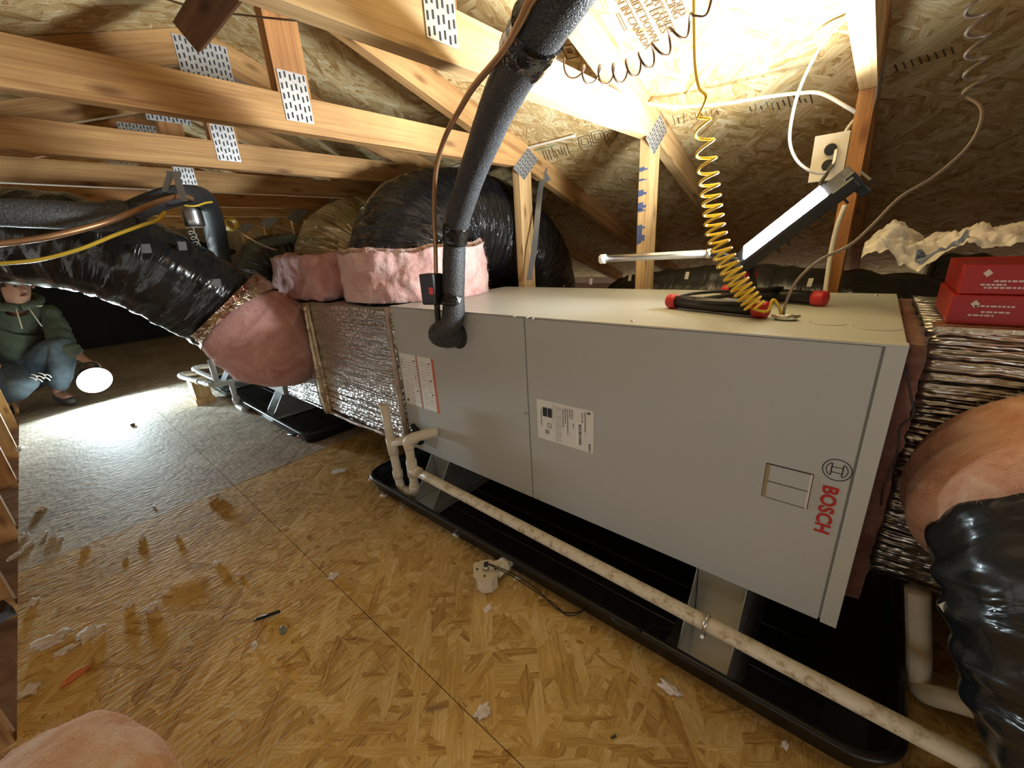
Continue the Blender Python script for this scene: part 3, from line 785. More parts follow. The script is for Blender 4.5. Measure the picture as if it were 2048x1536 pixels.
# ------------------------------------------------------------------ sheet-metal feet
def plate_poly(name, pts, th, mat, parent):
    P = [Vector(p) for p in pts]; n = (P[1] - P[0]).cross(P[2] - P[0]).normalized() * th
    k = len(P); V = P + [p + n for p in P]
    return mesh(name, V, [tuple(range(k - 1, -1, -1)), tuple(range(k, 2 * k))] + [(i, (i + 1) % k, (i + 1) % k + k, i + k) for i in range(k)], mat, parent)
def foot(x, label, yb=.56):
    t = thing('support_foot', label, 'support bracket', (x, .2, .012), 'sheet metal feet under the air handlers')
    plate_poly('base_plate', [(x - .085, -.115, .014), (x + .085, -.115, .014), (x + .085, yb, .014), (x - .085, yb, .014)], .002, M['bright_zinc'], t)
    for s in (-1, 1):
        plate_poly('web', [(x + s * .055, -.10, .017), (x + s * .055, .012, .186), (x + s * .055, yb, .186), (x + s * .055, yb, .017)], .0015, M['galv'], t)
    plate_poly('top_plate', [(x - .053, .012, .187), (x + .053, .012, .187), (x + .053, yb, .187), (x - .053, yb, .187)], .002, M['bright_zinc'], t)
    plate_poly('front_plate', [(x - .053, .03, .017), (x + .053, .03, .017), (x + .053, .015, .186), (x - .053, .015, .186)], .0015, M['galv'], t)
    return t
foot(1.205, 'shiny metal foot under the right end of the large air handler')
foot(.17, 'metal foot under the left end of the large air handler beside the trap')

# ------------------------------------------------------------------ drain pans
def pan(x0, x1, y0, y1, label):
    def rr(off, z, rad):
        a0, a1, b0, b1 = x0 + off, x1 - off, y0 + off, y1 - off; r = max(.012, rad - off); out = []
        for cx, cy, s in ((a1 - r, b1 - r, 0), (a0 + r, b1 - r, 1), (a0 + r, b0 + r, 2), (a1 - r, b0 + r, 3)):
            for k in range(9):
                a = PI / 2 * (s + k / 8); out.append((cx + r * math.cos(a), cy + r * math.sin(a), z))
        return out
    loops = [rr(.022, .001, .09), rr(.012, .045, .09), rr(.0, .055, .09), rr(.0, .062, .09), rr(.006, .066, .09), rr(.016, .064, .09), rr(.022, .052, .09), rr(.03, .016, .08), rr(.05, .010, .07)]
    V = [p for l in loops for p in l]; n = len(loops[0]); Fc = []
    for j in range(len(loops) - 1):
        for k in range(n): Fc.append((j * n + k, j * n + (k + 1) % n, (j + 1) * n + (k + 1) % n, (j + 1) * n + k))
    Fc.append(tuple(range((len(loops) - 1) * n, len(loops) * n))); Fc.append(tuple(range(n - 1, -1, -1)))
    o = thing('drain_pan', label, 'drain pan', ((x0 + x1) / 2, (y0 + y1) / 2, 0), 'drain pans')
    b = mesh('pan_tray', V, Fc, M['pan'], o)
    for p in b.data.polygons: p.use_smooth = len(p.vertices) == 4
    for yy in (-.02, .12):     # moulded ribs in the tray bottom
        tube('moulded_rib', [(x0 + .12, yy + (y0 + .14), .011), (x1 - .12, yy + (y0 + .14), .011)], .005, M['pan'], o, 8, 4)
    return o
pan(-.19, 1.55, -.15, .70, 'black plastic drain pan under the large air handler')
pan(-2.75, -.80, -.125, .70, 'black plastic drain pan under the far air handler')

# ------------------------------------------------------------------ condensate drain with trap
dr = thing('condensate_drain', 'stained white pipe drain with trap along the front of the air handler', 'drain pipe', (.1, -.1, .04))
YD = -.1
def fitting(name, p0, p1, r, parent, mat): return cyl(name, p0, p1, r, mat, parent, 20)
tube('outlet_elbow', [(.185, .0, .305), (.165, -.05, .305), (.150, -.088, .303), (.135, YD - .002, .288), (.133, YD, .26)], .0195, M['pvc'], dr, 16, 6)
tube('trap_pipe', [(.133, YD, .262), (.130, YD, .16), (.126, YD, .085), (.112, YD, .050), (.075, YD, .040), (.035, YD, .047), (.022, YD, .075), (.020, YD, .12), (.014, YD, .235)], .0168, M['pvc'], dr, 16, 6)
cyl('vent_pipe', (.014, YD, .23), (.004, YD, .412), .0168, M['pvc'], dr)
fitting('vent_tee', (.016, YD, .20), (.012, YD, .275), .0205, dr, M['pvc'])
cyl('cross_pipe', (.012, YD, .25), (.135, YD + .035, .285), .0168, M['pvc'], dr)
fitting('run_tee', (.132, YD, .21), (.129, YD, .14), .0205, dr, M['pvc'])
fitting('run_tee_branch', (.129, YD, .168), (.175, YD, .167), .0205, dr, M['pvc'])
fitting('lower_elbow', (.128, YD, .10), (.124, YD, .07), .0205, dr, M['pvc'])
fitting('lower_elbow', (.085, YD, .041), (.05, YD, .042), .0205, dr, M['pvc'])
fitting('lower_elbow', (.0205, YD, .095), (.019, YD, .125), .0205, dr, M['pvc'])
tube('long_drain_pipe', [(.17, YD, .167), (.9, YD, .148), (1.46, YD, .132), (1.625, YD, .128)], .0168, M['pvc_stained'], dr, 16, 10)
pc = Vector((1.203, YD, .141))
cl_ = tube('pipe_clamp', [pc + Vector((.003, math.cos(a) * .0185, math.sin(a) * .0185)) for a in [2 * PI * k / 16 for k in range(17)]], .004, M['screw'], dr, 8, 2)
cyl('clamp_bolt', pc + Vector((.003, -.03, -.012)), pc + Vector((.003, -.012, -.022)), .004, M['screw'], cl_, 8)
# black rubber sleeve where the drain leaves the cabinet
tube('drain_grommet', [at(826, 853, Y=-.004), at(836, 868, Y=-.012), at(842, 885, Y=-.006)], .018, M['tape_black'], unit, 12, 5)

# ------------------------------------------------------------------ float switch
fs = thing('float_switch', 'ivory plastic float switch on the floor beside the drain pan', 'float switch', (.63, -.215, 0))
def prism_z(name, c, r, sx, sy, z0, z1, n, mat, parent, rot=0.0):
    V = []
    for z in (z0, z1):
        for k in range(n):
            a = rot + 2 * PI * (k + .5) / n; V.append((c[0] + math.cos(a) * r * sx, c[1] + math.sin(a) * r * sy, z))
    Fc = [tuple(range(n - 1, -1, -1)), tuple(range(n, 2 * n))] + [(k, (k + 1) % n, (k + 1) % n + n, k + n) for k in range(n)]
    return mesh(name, V, Fc, mat, parent)
fc = (.632, -.222)
prism_z('switch_body', fc, .033, 1, 1, .0005, .05, 8, M['pvc'], fs)
lid = prism_z('switch_lid', fc, .041, 1, 1, .05, .06, 8, M['outlet'], fs)
for a in (.6, 2.2, 3.8, 5.3): cyl('lid_screw', (fc[0] + .027 * math.cos(a), fc[1] + .027 * math.sin(a), .0595), (fc[0] + .027 * math.cos(a), fc[1] + .027 * math.sin(a), .0615), .0035, M['slot'], lid, 8)
cyl('float_stem', (fc[0], fc[1], .06), (fc[0], fc[1], .075), .009, M['steel'], fs, 12)
cyl('stem_cap', (fc[0], fc[1], .075), (fc[0], fc[1], .083), .005, M['black'], fs, 10)
prism_z('lid_ear', (fc[0] - .038, fc[1] - .002), .011, 1, 1, .048, .058, 10, M['outlet'], fs)
prism_z('lid_ear', (fc[0] + .005, fc[1] + .038), .011, 1, 1, .048, .058, 10, M['outlet'], fs)
tube('inlet_pipe', [(fc[0] + .01, fc[1] + .03, .03), (fc[0] + .01, -.15, .032), (fc[0] + .01, -.128, .033)], .019, M['pvc'], fs, 16, 4)
cyl('inlet_collar', (fc[0] + .01, -.165, .032), (fc[0] + .01, -.15, .032), .0225, M['pvc'], fs)
for k, off in enumerate((0, 6)):
    pts = [(fc[0], fc[1], .083)] + [at(x, y + off * s_, Z=z) for x, y, z, s_ in ((990, 1132, .075, .5), (1030, 1150, .06, 1), (1075, 1180, .03, 1), (1110, 1215, .006, -1), (1140, 1226, .006, 1), (1195, 1218, .03, -1), (1235, 1242, .071, 1), (1275, 1262, .072, -.6), (1310, 1252, .04, 1), (1345, 1262, .02, -1))]
    tube('switch_wire', pts, .0016, M['black_wire'], fs, 6, 6)

# ------------------------------------------------------------------ plenum boxes beside the air handler
def foil_box(name, lo, hi, parent, cell=.03, amp=.004, mat=None):
    bm = grid_box(lo, hi, cell)
    bm.normal_update()
    uvl = bm.loops.layers.uv.new('UVMap')
    for f in bm.faces:
        n = f.normal
        for l in f.loops:
            c = l.vert.co
            if abs(n.y) > .7: l[uvl].uv = (c.x, c.z)
            elif abs(n.x) > .7: l[uvl].uv = (c.y + 5, c.z)
            else: l[uvl].uv = (c.x + 9, c.y)
    for v in bm.verts: v.co = v.co + v.normal * fnoise(v.co, 6, 3) * amp
    return bm_obj(name, bm, mat or M['foil'], parent, True)
sp = thing('supply_plenum', 'foil faced plenum box joined to the left end of the air handler', 'plenum', (-.35, .3, .2), 'foil plenum boxes')
foil_box('foil_panel', (-.70, -.006, .195), (-.012, .60, .765), sp)
tube('foil_edge_seam', [(-.012, -.013, .19), (-.013, -.014, .35), (-.014, -.013, .55), (-.012, -.012, .77)], [.010, .013, .011, .009], M['foil_edge'], sp, 8, 8, disp=lambda u, a, p: fnoise(p, 40, 2) * .004)
st_ = foil_box('seam_tape', (-.755, -.022, .185), (-.685, .0, .762), sp, .012, .008, M['foil_tape'])
tube('seam_fold', [(-.70, -.024, .19), (-.695, -.030, .4), (-.70, -.028, .6), (-.69, -.024, .755)], [.012, .016, .013, .011], M['foil_tape'], st_, 8, 10, disp=lambda u, a, p: fnoise(p, 45, 2) * .006)
tube('torn_lower_edge', [(-.70, -.012, .193), (-.45, -.014, .19), (-.2, -.012, .2), (-.02, -.012, .19)], .009, M['foil_edge'], sp, 8, 10, disp=lambda u, a, p: fnoise(p, 40, 2) * .005)
sp2 = thing('supply_plenum', 'foil faced plenum box of the far air handler, behind the pink duct collar', 'plenum', (-.98, .3, .2), 'foil plenum boxes')
foil_box('foil_panel', (-1.235, -.02, .195), (-.757, .60, .755), sp2)
unit2 = handler_body(-2.66, 'far grey air handler half hidden behind the pink wrapped duct', -.03)
foot(-1.42, 'metal foot under the far air handler')
foot(-2.45, 'metal foot at the far end of the far air handler')
rp = thing('return_plenum', 'foil faced return plenum at the right end of the air handler', 'plenum', (1.9, .45, .2), 'foil plenum boxes')
foil_box('foil_panel', (1.452, .2, .205), (2.45, .655, .772), rp, .03, .006)
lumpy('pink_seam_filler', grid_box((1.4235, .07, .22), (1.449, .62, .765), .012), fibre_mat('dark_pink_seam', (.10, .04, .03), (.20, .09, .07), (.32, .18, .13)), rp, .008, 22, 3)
tube('dangling_wire', [at(1812, 735, Y=.05), at(1822, 790, Y=.05), at(1826, 830, Y=.05), at(1800, 855, Y=.05), at(1796, 900, Y=.05), at(1780, 940, Y=.05), at(1765, 980, Y=.05), at(1762, 1010, Y=.06)], .0018, M['black_wire'], rp, 6, 6)
box('top_edge_tape', (1.46, .19, .768), (2.4, .24, .776), M['foil_tape'], rp)
box('plenum_leg', (1.9, .3, .0), (1.98, .38, .203), M['wood'], rp)

# ------------------------------------------------------------------ flexible ducts
def rib_disp(k1, k2, seed=0.0, rib=.003, pitch=.045):
    def d(u, a, p):
        q_ = Vector((math.cos(a) * 1.1 + seed, math.sin(a) * 1.1, u))
        return (noise.noise(Vector((q_.x * .8, q_.y * .8, u * 26))) * k1 + noise.noise(Vector((q_.x * 2.2, q_.y * 2.2, u * 60 + 4))) * k2
                + fnoise(q_, 2.4, 2) * k1 * 1.4 + rib * math.sin(2 * PI * u / pitch))
    return d
def duct(name, pts, rad, mat, parent, n=16, seg=72, k1=.008, k2=.004, seed=0.0, rib=.003, pitch=.045, cap=True):
    return tube(name, pts, rad, mat, parent, seg, n, rib_disp(k1, k2, seed, rib, pitch), cap)
def tape_tab(parent, p, u, v, mat=None):
    p = Vector(p); u = Vector(u); v = Vector(v)
    return plate_poly('tape_tab', [p - u - v, p + u - v, p + u + v, p - u + v], .0008, mat or M['label_white'], parent)

bd = thing('arched_duct', 'big black flexible duct arching up from the pink wrap', 'flexible duct', (-.1, .33, .78), 'flexible ducts')
duct('duct_sleeve', [(-.25, .29, .80), (-.252, .295, .92), (-.253, .37, 1.01), (-.255, .56, 1.06), (-.255, .82, 1.03), (-.25, 1.08, .90), (-.25, 1.20, .66), (-.25, 1.21, .27)],
     [.262, .264, .266, .268, .27, .27, .268, .265], M['duct_black'], bd, 36, 110, .005, .004, 1.3, .0015)
fd = thing('arched_duct', 'brassy foil flexible duct arching up behind the black one', 'flexible duct', (-.80, .33, .78), 'flexible ducts')
duct('duct_sleeve', [(-.87, .28, .80), (-.87, .28, .90), (-.87, .35, 1.0), (-.87, .54, 1.035), (-.87, .76, .99), (-.87, .95, .85), (-.87, 1.02, .6), (-.87, 1.03, .25)], .235, M['duct_foil'], fd, 36, 110, .006, .005, 4.1, .0015)
sd = thing('small_duct', 'short glossy black duct peeking out left of the foil duct', 'flexible duct', (-1.3, .8, .1), 'flexible ducts')
duct('duct_sleeve', [(-2.08, .28, .785), (-2.08, .28, .88), (-2.08, .36, .95), (-2.08, .6, .96), (-2.08, .9, .84), (-2.08, 1.05, .55), (-2.08, 1.06, .22)], .19, M['duct_black_smooth'], sd, 14, 60, .004, .003, 7.7, .006, .03)
# pink wraps on the plenum tops
def wrap(name, c, r, z0, z1, mat, parent, amp=.02, sx=1, sy=1, thick=.03):
    V = []; Fc = []; nu = 260; nv = 18
    prof = [(r - thick - .02, z1 - .02), (r - thick, z1), (r - thick * .4, z1 + .006), (r, z1 - .012)] + [(r, z1 - (z1 - z0) * t / 26) for t in range(1, 27)] + [(r - .02, z0)]
    for j, (rr, z) in enumerate(prof):
        for k in range(nu):
            a = 2 * PI * k / nu
            p = Vector((c[0] + math.cos(a) * rr * sx, c[1] + math.sin(a) * rr * sy, z))
            nn = Vector((math.cos(a), math.sin(a), .3 if z > z1 - .02 else 0))
            p += nn * (fnoise(p, 6, 3) * amp * .9 - abs(fnoise(Vector((p.x, p.y, p.z * .6)) + Vector((9, 0, 0)), 9, 3)) * amp * .9 + fnoise(p, 60, 2) * amp * .16)
            p.z += fnoise(p, 6, 2) * amp * .8 * (1 if z > z0 + .05 else 0)
            V.append(p)
    for j in range(len(prof) - 1):
        for k in range(nu): Fc.append((j * nu + k, j * nu + (k + 1) % nu, (j + 1) * nu + (k + 1) % nu, (j + 1) * nu + k))
    Fc = [tuple(reversed(f)) for f in Fc]
    return mesh(name, V, Fc, mat, parent, smooth=True)
pw = thing('insulation_wrap', 'pink fibreglass wrap round the base of the black arched duct', 'insulation', (-.1, .33, .777), 'pink duct wraps')
o = wrap('fibreglass_batt', (-.235, .305), .312, .777, .985, M['pink'], pw, .022, 1.10, .98)
fibres('loose_fibres', o, 5000, .018, M['pink_fibre'], pw, 3)
pw2 = thing('insulation_wrap', 'darker pink fibreglass block left of the black duct, under the foil duct', 'insulation', (-.8, .3, .76), 'pink duct wraps')
o = lumpy('fibreglass_batt', grid_box((-1.10, .005, .768), (-.56, .52, .985), .012, .02), M['pink_deep'], pw2, .016, 10, 5)
fibres('loose_fibres', o, 3000, .016, M['pink_fibre'], pw2, 4)

# wrapped collar and flex duct to the left
ld = thing('takeoff_duct', 'long black flexible duct rising leftwards from the pink collar', 'flexible duct', (-1.0, -.1, .3), 'flexible ducts')
LDP = [at(560, 690, Y=-.02), at(520, 672, d=2.06), at(468, 634, d=1.98), at(392, 588, d=1.86), at(296, 537, d=1.72), at(190, 498, d=1.62), at(80, 478, d=1.55), at(-60, 470, d=1.5), at(-260, 470, d=1.45)]
duct('duct_sleeve', LDP, [.195, .2, .203, .200, .192, .185, .175, .17, .17], M['duct_black_smooth'], ld, 26, 90, .006, .004, 2.2, .003, .09)
# pink collar: lumpy ring round the first stretch of the duct
pcoll = thing('insulation_collar', 'pink fibreglass collar bulging where the left duct meets the plenum', 'insulation', LDP[0], 'pink duct wraps')
o = tube('fibreglass_batt', [at(585, 700, Y=0.0), at(560, 692, d=2.12), at(530, 676, d=2.05), at(490, 648, d=1.99), at(470, 632, d=1.97)], [.195, .222, .228, .215, .205], M['pink_deep'], pcoll, 120, 20, lambda u, a, p: fnoise(p, 6, 4) * .022 - abs(fnoise(p + Vector((4, 0, 0)), 9, 2)) * .02)
fibres('loose_fibres', o, 2600, .018, M['pink_fibre'], pcoll, 5)
def surf_tab(duct_pts, i, off, r, su, sv, mat, parent):
    """small tape piece lying on a duct towards the camera"""
    p = Vector(duct_pts); v = (CAM - p).normalized()
# foil underlayer torn open
tf = duct('torn_foil_lining', [at(482, 638, d=1.96), at(465, 623, d=1.945), at(446, 609, d=1.92)], [.214, .217, .216], film_mat('torn_foil', (.75, .66, .5), .2, .95, 40, 25, 1.0, .012, (.4, .2, .14)), ld, 8, 60, .008, .004, 6.0, .001, .05, False)
for (x, y, d_) in ((293, 497, 1.52), (434, 566, 1.67), (365, 492, 1.63)):
    p = at(x, y, d=d_); r_ = ray(x, y).normalized()
    tape_tab(ld, p, Vector((.008, .012, 0)), Vector((.006, 0, .016)), M['tape_grey'])

# right foreground duct with pink collar
rd = thing('return_duct', 'black flexible duct in the right foreground dropping to the floor', 'flexible duct', (1.85, -.3, 0), 'flexible ducts')
RDP = [Vector(p) for p in ((1.67, .2, .50), (1.67, .10, .488), (1.685, .01, .44), (1.72, -.05, .34), (1.78, -.085, .235), (1.89, -.085, .185), (2.14, .0, .178))]
duct('duct_sleeve', RDP, .170, M['duct_black_smooth'], rd, 30, 90, .004, .003, 9.2, .0035, .05)
rc_ = thing('insulation_collar', 'orange pink fibreglass collar on the right foreground duct', 'insulation', (1.83, .1, .4), 'pink duct wraps')
o = tube('fibreglass_batt', [(1.667, .196, .502), (1.669, .14, .497), (1.672, .085, .485), (1.678, .045, .465)], [.180, .195, .192, .176], M['pink_warm'], rc_, 130, 26, lambda u, a, p: fnoise(p, 7, 4) * .018 - abs(fnoise(p + Vector((2, 0, 0)), 12, 3)) * .018)
fibres('loose_fibres', o, 2500, .016, M['pink_fibre'], rc_, 6)
tape_tab(rd, at(1900, 1215, d=.645), Vector((.007, .004, .008)), Vector((.006, -.003, -.006)))
# low black ducts lying behind the unit
for (pts, lab, sdd) in ((([(.38, 1.2, .60), (.75, 1.03, .655), (1.15, 1.01, .65), (1.6, 1.02, .60), (2.1, 1.15, .5)]), 'low black duct lying behind the air handler below the work light', 3.3),
                   (([(1.50, 1.22, .67), (1.62, 1.22, .66), (1.8, 1.28, .58), (1.95, 1.5, .40), (2.0, 1.8, .24)]), 'wrinkled black duct behind the outlet post', 5.9)):
    t_ = thing('floor_duct', lab, 'flexible duct', Vector(pts[0]) * 1, 'flexible ducts')
    duct('duct_sleeve', pts, .17, M['duct_black_smooth'], t_, 14, 60, .009, .005, sdd, .004)
    if sdd == 3.3:
        for x, y in ((1182, 563), (1260, 555), (1374, 551), (1620, 565)):
            p = at(x, y, Y=.835); tape_tab(t_, p, Vector((.007, 0, 0)), Vector((.002, 0, .014)), M['label'])
        box('duct_saddle', (.9, .95, .0), (1.0, 1.1, .485), M['wood'], t_)
# white drain pipe behind the right end
tag(tube('pvc_riser', [at(1835, 1180, Y=.12), at(1838, 1300, Y=.12), (at(1838, 1360, Y=.12)), at(1850, 1385, Y=.10), at(1900, 1400, Y=.08), at(1990, 1425, Y=.06)], .02, M['pvc'], None, 14, 6), 'dim white pipe elbow beside the right foreground duct', 'pipe')

# ------------------------------------------------------------------ work light on the unit top
wl_ = thing('work_light', 'lit LED work light on a black folding stand with red end caps', 'work light', (1.1, .4, ZT))
ZL = ZT + .019
def cap_tube(x0, y0, x1, y1, r=.0165):
    a, b = at(x0, y0, Z=ZL), at(x1, y1, Z=ZL); d = (b - a).normalized()
    leg = cyl('stand_tube', a, b, r, M['black_metal'], wl_)
    for p, s in ((a, -1), (b, 1)):
        tube('end_cap', [p - d * s * .004, p + d * s * .012, p + d * s * .022, p + d * s * .024], [r + .0025, r + .0025, r + .001, r * .6], M['red_cap'], wl_, 14, 2)
    return a, b
fa, fb = cap_tube(1352, 603, 1514, 618)
ra, rb = cap_tube(1462, 582, 1632, 596)
tube('folding_handle', [at(1385, 602, Z=ZL + .01), at(1362, 594, Z=ZL + .012), at(1382, 588, Z=ZL + .014), at(1425, 584, Z=ZL + .014), at(1470, 583, Z=ZL + .012)], .0045, M['black_metal'], wl_, 8, 6)
tube('folding_handle', [at(1385, 602, Z=ZL + .01), at(1440, 605, Z=ZL + .012), at(1490, 606, Z=ZL + .012)], .0045, M['black_metal'], wl_, 8, 6)
pa, pb = at(1413, 597, Z=ZL + .014), at(1560, 575, Z=ZL + .02)
obox('cross_bar', (pa + pb) / 2, pb - pa, (pb - pa).cross(Vector((0, 0, 1))).normalized() * .022, (0, 0, .006), M['black_metal'], wl_)
YL = .42
P1, P2 = at(1487, 505, Y=YL), at(1646, 381, Y=YL)
u_ = (P2 - P1).normalized(); ctr = (P1 + P2) / 2
v0 = ray(1568, 442).normalized(); v0 = (v0 - u_ * v0.dot(u_)).normalized()
n0 = u_.cross(v0).normalized()
if n0.z < 0: n0 = -n0
th = math.radians(13)
nn = (n0 * math.cos(th) - v0 * math.sin(th)).normalized(); vv = (v0 * math.cos(th) + n0 * math.sin(th)).normalized()
hl = (P2 - P1).length / 2; HW = .058
head = obox('lamp_head', ctr - nn * .018 + u_ * .012, u_ * (2 * hl + .085), vv * (2 * HW + .016), nn * .028, M['black_metal'], wl_, .005)
pq = [ctr - u_ * hl - vv * HW, ctr + u_ * hl - vv * HW, ctr + u_ * hl + vv * HW, ctr - u_ * hl + vv * HW]
led = mesh('led_panel', [p + nn * .001 for p in pq], [(0, 1, 2, 3)], M['led'], wl_)
led.data.update()
if led.data.polygons[0].normal.dot(nn) < 0: led.data.flip_normals()
ll = bpy.data.lights.new('led_light', 'AREA'); ll.shape = 'RECTANGLE'; ll.size = 2 * hl * .96; ll.size_y = 2 * HW * .94
ll.energy = LED_WATTS; ll.color = (.93, .98, 1.0); ll.spread = math.radians(142)
lo_ = bpy.data.objects.new('led_light', ll); C.objects.link(lo_)
zl_ = -nn; yl_ = zl_.cross(u_)
lo_.matrix_world = Matrix(((u_.x, yl_.x, zl_.x, 0), (u_.y, yl_.y, zl_.y, 0), (u_.z, yl_.z, zl_.z, 0), (0, 0, 0, 1)))
lo_.location = ctr + nn * .004
bpy.context.view_layer.update(); mw_ = lo_.matrix_world.copy()
lo_.parent = wl_; lo_.matrix_parent_inverse = Matrix.Translation(wl_.location).inverted()
for s in (-1, 1):
    obox('panel_rim', ctr + vv * s * (HW + .004) - nn * .004, u_ * (2 * hl + .02), vv * .005, nn * .004, M['black_metal'], wl_)
for k in range(9):
    f = -hl * .7 + k * (2 * hl * 1.02) / 8
    obox('cooling_fin', ctr - nn * .039 + u_ * (f + .035), u_ * .005, vv * (2 * HW), nn * .014, M['black_metal'], wl_)
obox('lamp_end_block', ctr - nn * .03 + u_ * (hl + .05), u_ * .022, vv * .09, nn * .06, M['black_metal'], wl_, .004)
kn = at(1502, 550, Y=YL + .02)
tube('tilt_knob', [kn + Vector((-.016, -.006, 0)), kn, kn + Vector((.014, .004, 0))], [.012, .017, .012], M['red_cap'], wl_, 10, 4)
obox('tilt_bracket', (at(1508, 575, Y=YL) + P1 - nn * .03) / 2, at(1508, 575, Y=YL) - (P1 - nn * .03), (0, .02, 0), (.012, 0, 0), M['black_metal'], wl_)
ta, tb = at(1206, 518, Y=.44), at(1418, 507, Y=.44)
cyl('steel_arm', ta, tb, .0115, M['steel'], wl_)
dta = (tb - ta).normalized()
tube('arm_end_cap', [ta - dta * .012, ta - dta * .008, ta + dta * .008, ta + dta * .012], [.011, .0155, .0155, .012], M['label_white'], wl_, 18, 2)
tube('arm_end_cap', [tb - dta * .006, tb + dta * .006], [.0135, .0135], M['steel'], wl_, 18, 2)
tube('arm_bracket', [tb, at(1450, 512, Y=.43), P1 - nn * .025 - u_ * .02], .008, M['black_metal'], wl_, 10, 4)
tube('lamp_cord', [ctr - nn * .03 + u_ * (hl + .03), at(1640, 375, Y=.5), at(1655, 345, Y=.6), at(1664, 325, Y=.71)], .0045, M['black'], wl_, 8, 6)

# ------------------------------------------------------------------ outlet on the post
ob = thing('outlet_box', 'ivory outlet plate with two plugs on the right hand post', 'outlet', (1.215, .74, 1.09))
OX0, OX1, OZ0, OZ1, OY = 1.170, 1.250, 1.086, 1.207, .72
box('outlet_box_body', (OX0 + .012, OY + .004, OZ0 + .012), (OX1, OY + .06, OZ1 - .012), plain('blue_grey_box', (.25, .27, .3), .5), ob)
box('cover_plate', (OX0, OY - .004, OZ0), (OX1, OY + .003, OZ1), M['outlet'], ob, .0015)
for zc in (1.166, 1.126):
    c = Vector(((OX0 + OX1) / 2 + .002, OY - .004, zc))
    cyl('socket_ring', c, c - Vector((0, .002, 0)), .019, M['outlet'], ob)
    cyl('plug', c - Vector((0, .002, 0)), c - Vector((0, .016, 0)), .0155, M['black'], ob, 20, .013)

# ------------------------------------------------------------------ refrigerant line set at the unit
rl_ = thing('refrigerant_line', 'thick black foam covered refrigerant pipe dropping to the air handler', 'pipe', (.362, -.05, .7))
RP = [Vector((.362, -.006, .70)), Vector((.362, -.04, .70)), Vector((.352, -.068, .715)), at(905, 640, d=1.262), at(907, 560, d=1.245), at(912, 460, d=1.18), at(935, 375, d=1.06), at(962, 300, d=.95), at(1002, 200, d=.80), at(1060, 90, d=.655), at(1120, -10, d=.56), at(1190, -120, d=.50)]
tube('foam_sleeve', RP, [.036, .036, .035, .0345, .0345, .034, .034, .035, .037, .04, .042, .042], M['foam'], rl_, 24, 10, disp=lambda u, a, p: fnoise(p, 30, 2) * .0012)
def band(pts, r, name='tape_band', mat=None):
    tube(name, pts, r, mat or M['tape_black'], rl_, 24, 6, disp=lambda u, a, p: fnoise(p, 45, 2) * .003)
band([at(909, 485, d=1.20), at(911, 463, d=1.18), at(914, 448, d=1.165)], .0375)
band([at(903, 612, d=1.258), at(905, 590, d=1.252)], .0375)
band([at(1048, 108, d=.685), at(1064, 82, d=.648), at(1080, 52, d=.615)], .0445)
tube('liquid_line', [at(1105, -60, d=.50), at(1062, 0, d=.54), at(1040, 45, d=.58), at(1005, 105, d=.66), at(950, 170, d=.78), at(922, 215, d=.86), at(890, 275, d=.98), at(872, 340, d=1.08), at(868, 420, d=1.15), at(871, 500, d=1.21), at(872, 552, d=1.235)], .0062, M['copper'], rl_, 10, 8)
bx = at(865, 578, d=1.24)
obox('sensor_box', bx, (0, 0, .092), RMx := (Vector(RM[0]) * .042), Vector((0, .04, 0)), M['black'], rl_, .004)
nb = (CAM - bx).normalized()
pf = at(862, 582, d=1.203)
plate_poly('red_sticker', [pf + Vector(RM[0]) * a + Vector((0, 0, b)) for a, b in ((-.006, -.010), (.006, -.010), (.006, .010), (-.006, .010))], .0008, M['red_cap'], rl_)
tube('sensor_tail', [at(874, 608, d=1.245), at(876, 640, d=1.27), at(880, 668, d=1.29), at(892, 672, d=1.30)], .009, M['black'], rl_, 10, 5)

# ------------------------------------------------------------------ second line set at upper left
l2 = thing('refrigerant_line', 'grey foam covered refrigerant pipe hung from a truss at far left', 'pipe', at(235, 430, d=1.36))
tube('foam_sleeve', [at(-120, 418, d=1.08), at(0, 425, d=1.12), at(120, 430, d=1.2), at(200, 434, d=1.28), at(252, 430, d=1.34)], [.036, .0375, .040, .043, .045], M['foam_grey'], l2, 22, 8, disp=lambda u, a, p: fnoise(p, 30, 2) * .0012)
tube('tape_wrap', [at(232, 432, d=1.355), at(250, 431, d=1.36), at(268, 426, d=1.37)], [.05, .05, .038], M['tape_black'], l2, 20, 5, disp=lambda u, a, p: fnoise(p, 45, 2) * .003)
tube('inner_foam_sleeve', [at(255, 428, d=1.365), at(300, 408, d=1.39), at(340, 394, d=1.42), at(375, 390, d=1.50), at(405, 396, d=1.68), at(420, 420, d=1.86), at(430, 460, d=2.02), at(445, 535, d=2.26), at(455, 600, d=2.38)], [.034, .034, .034, .035, .039, .043, .047, .048, .048], M['foam'], l2, 20, 8)
tube('copper_line', [at(-60, 490, d=1.0), at(0, 487, d=1.03), at(100, 473, d=1.09), at(200, 448, d=1.17), at(265, 424, d=1.25), at(320, 402, d=1.33), at(362, 392, d=1.40), at(385, 398, d=1.44)], .0085, M['copper'], l2, 10, 8)
dc = at(385, 432, d=1.74)
dr_ = tube('filter_drier', [dc + Vector((0, 0, .045)), dc + Vector((0, 0, .036)), dc + Vector((0, 0, -.036)), dc + Vector((0, 0, -.045))], [.020, .038, .038, .020], M['steel'], l2, 18, 3)
tube('spiral_wire', coil_path([at(378, 452, d=1.80), at(390, 480, d=1.95), at(402, 512, d=2.12), at(412, 545, d=2.25)], [.012, .013, .014, .013], [2.5, 3.5, 2.5]), .0022, M['white_cable'], l2, 6, raw=True)
hg = thing('tape_hanger', 'grey tape loop hanging the foam pipe from the timber', 'tape hanger', at(345, 350, X=-.53))
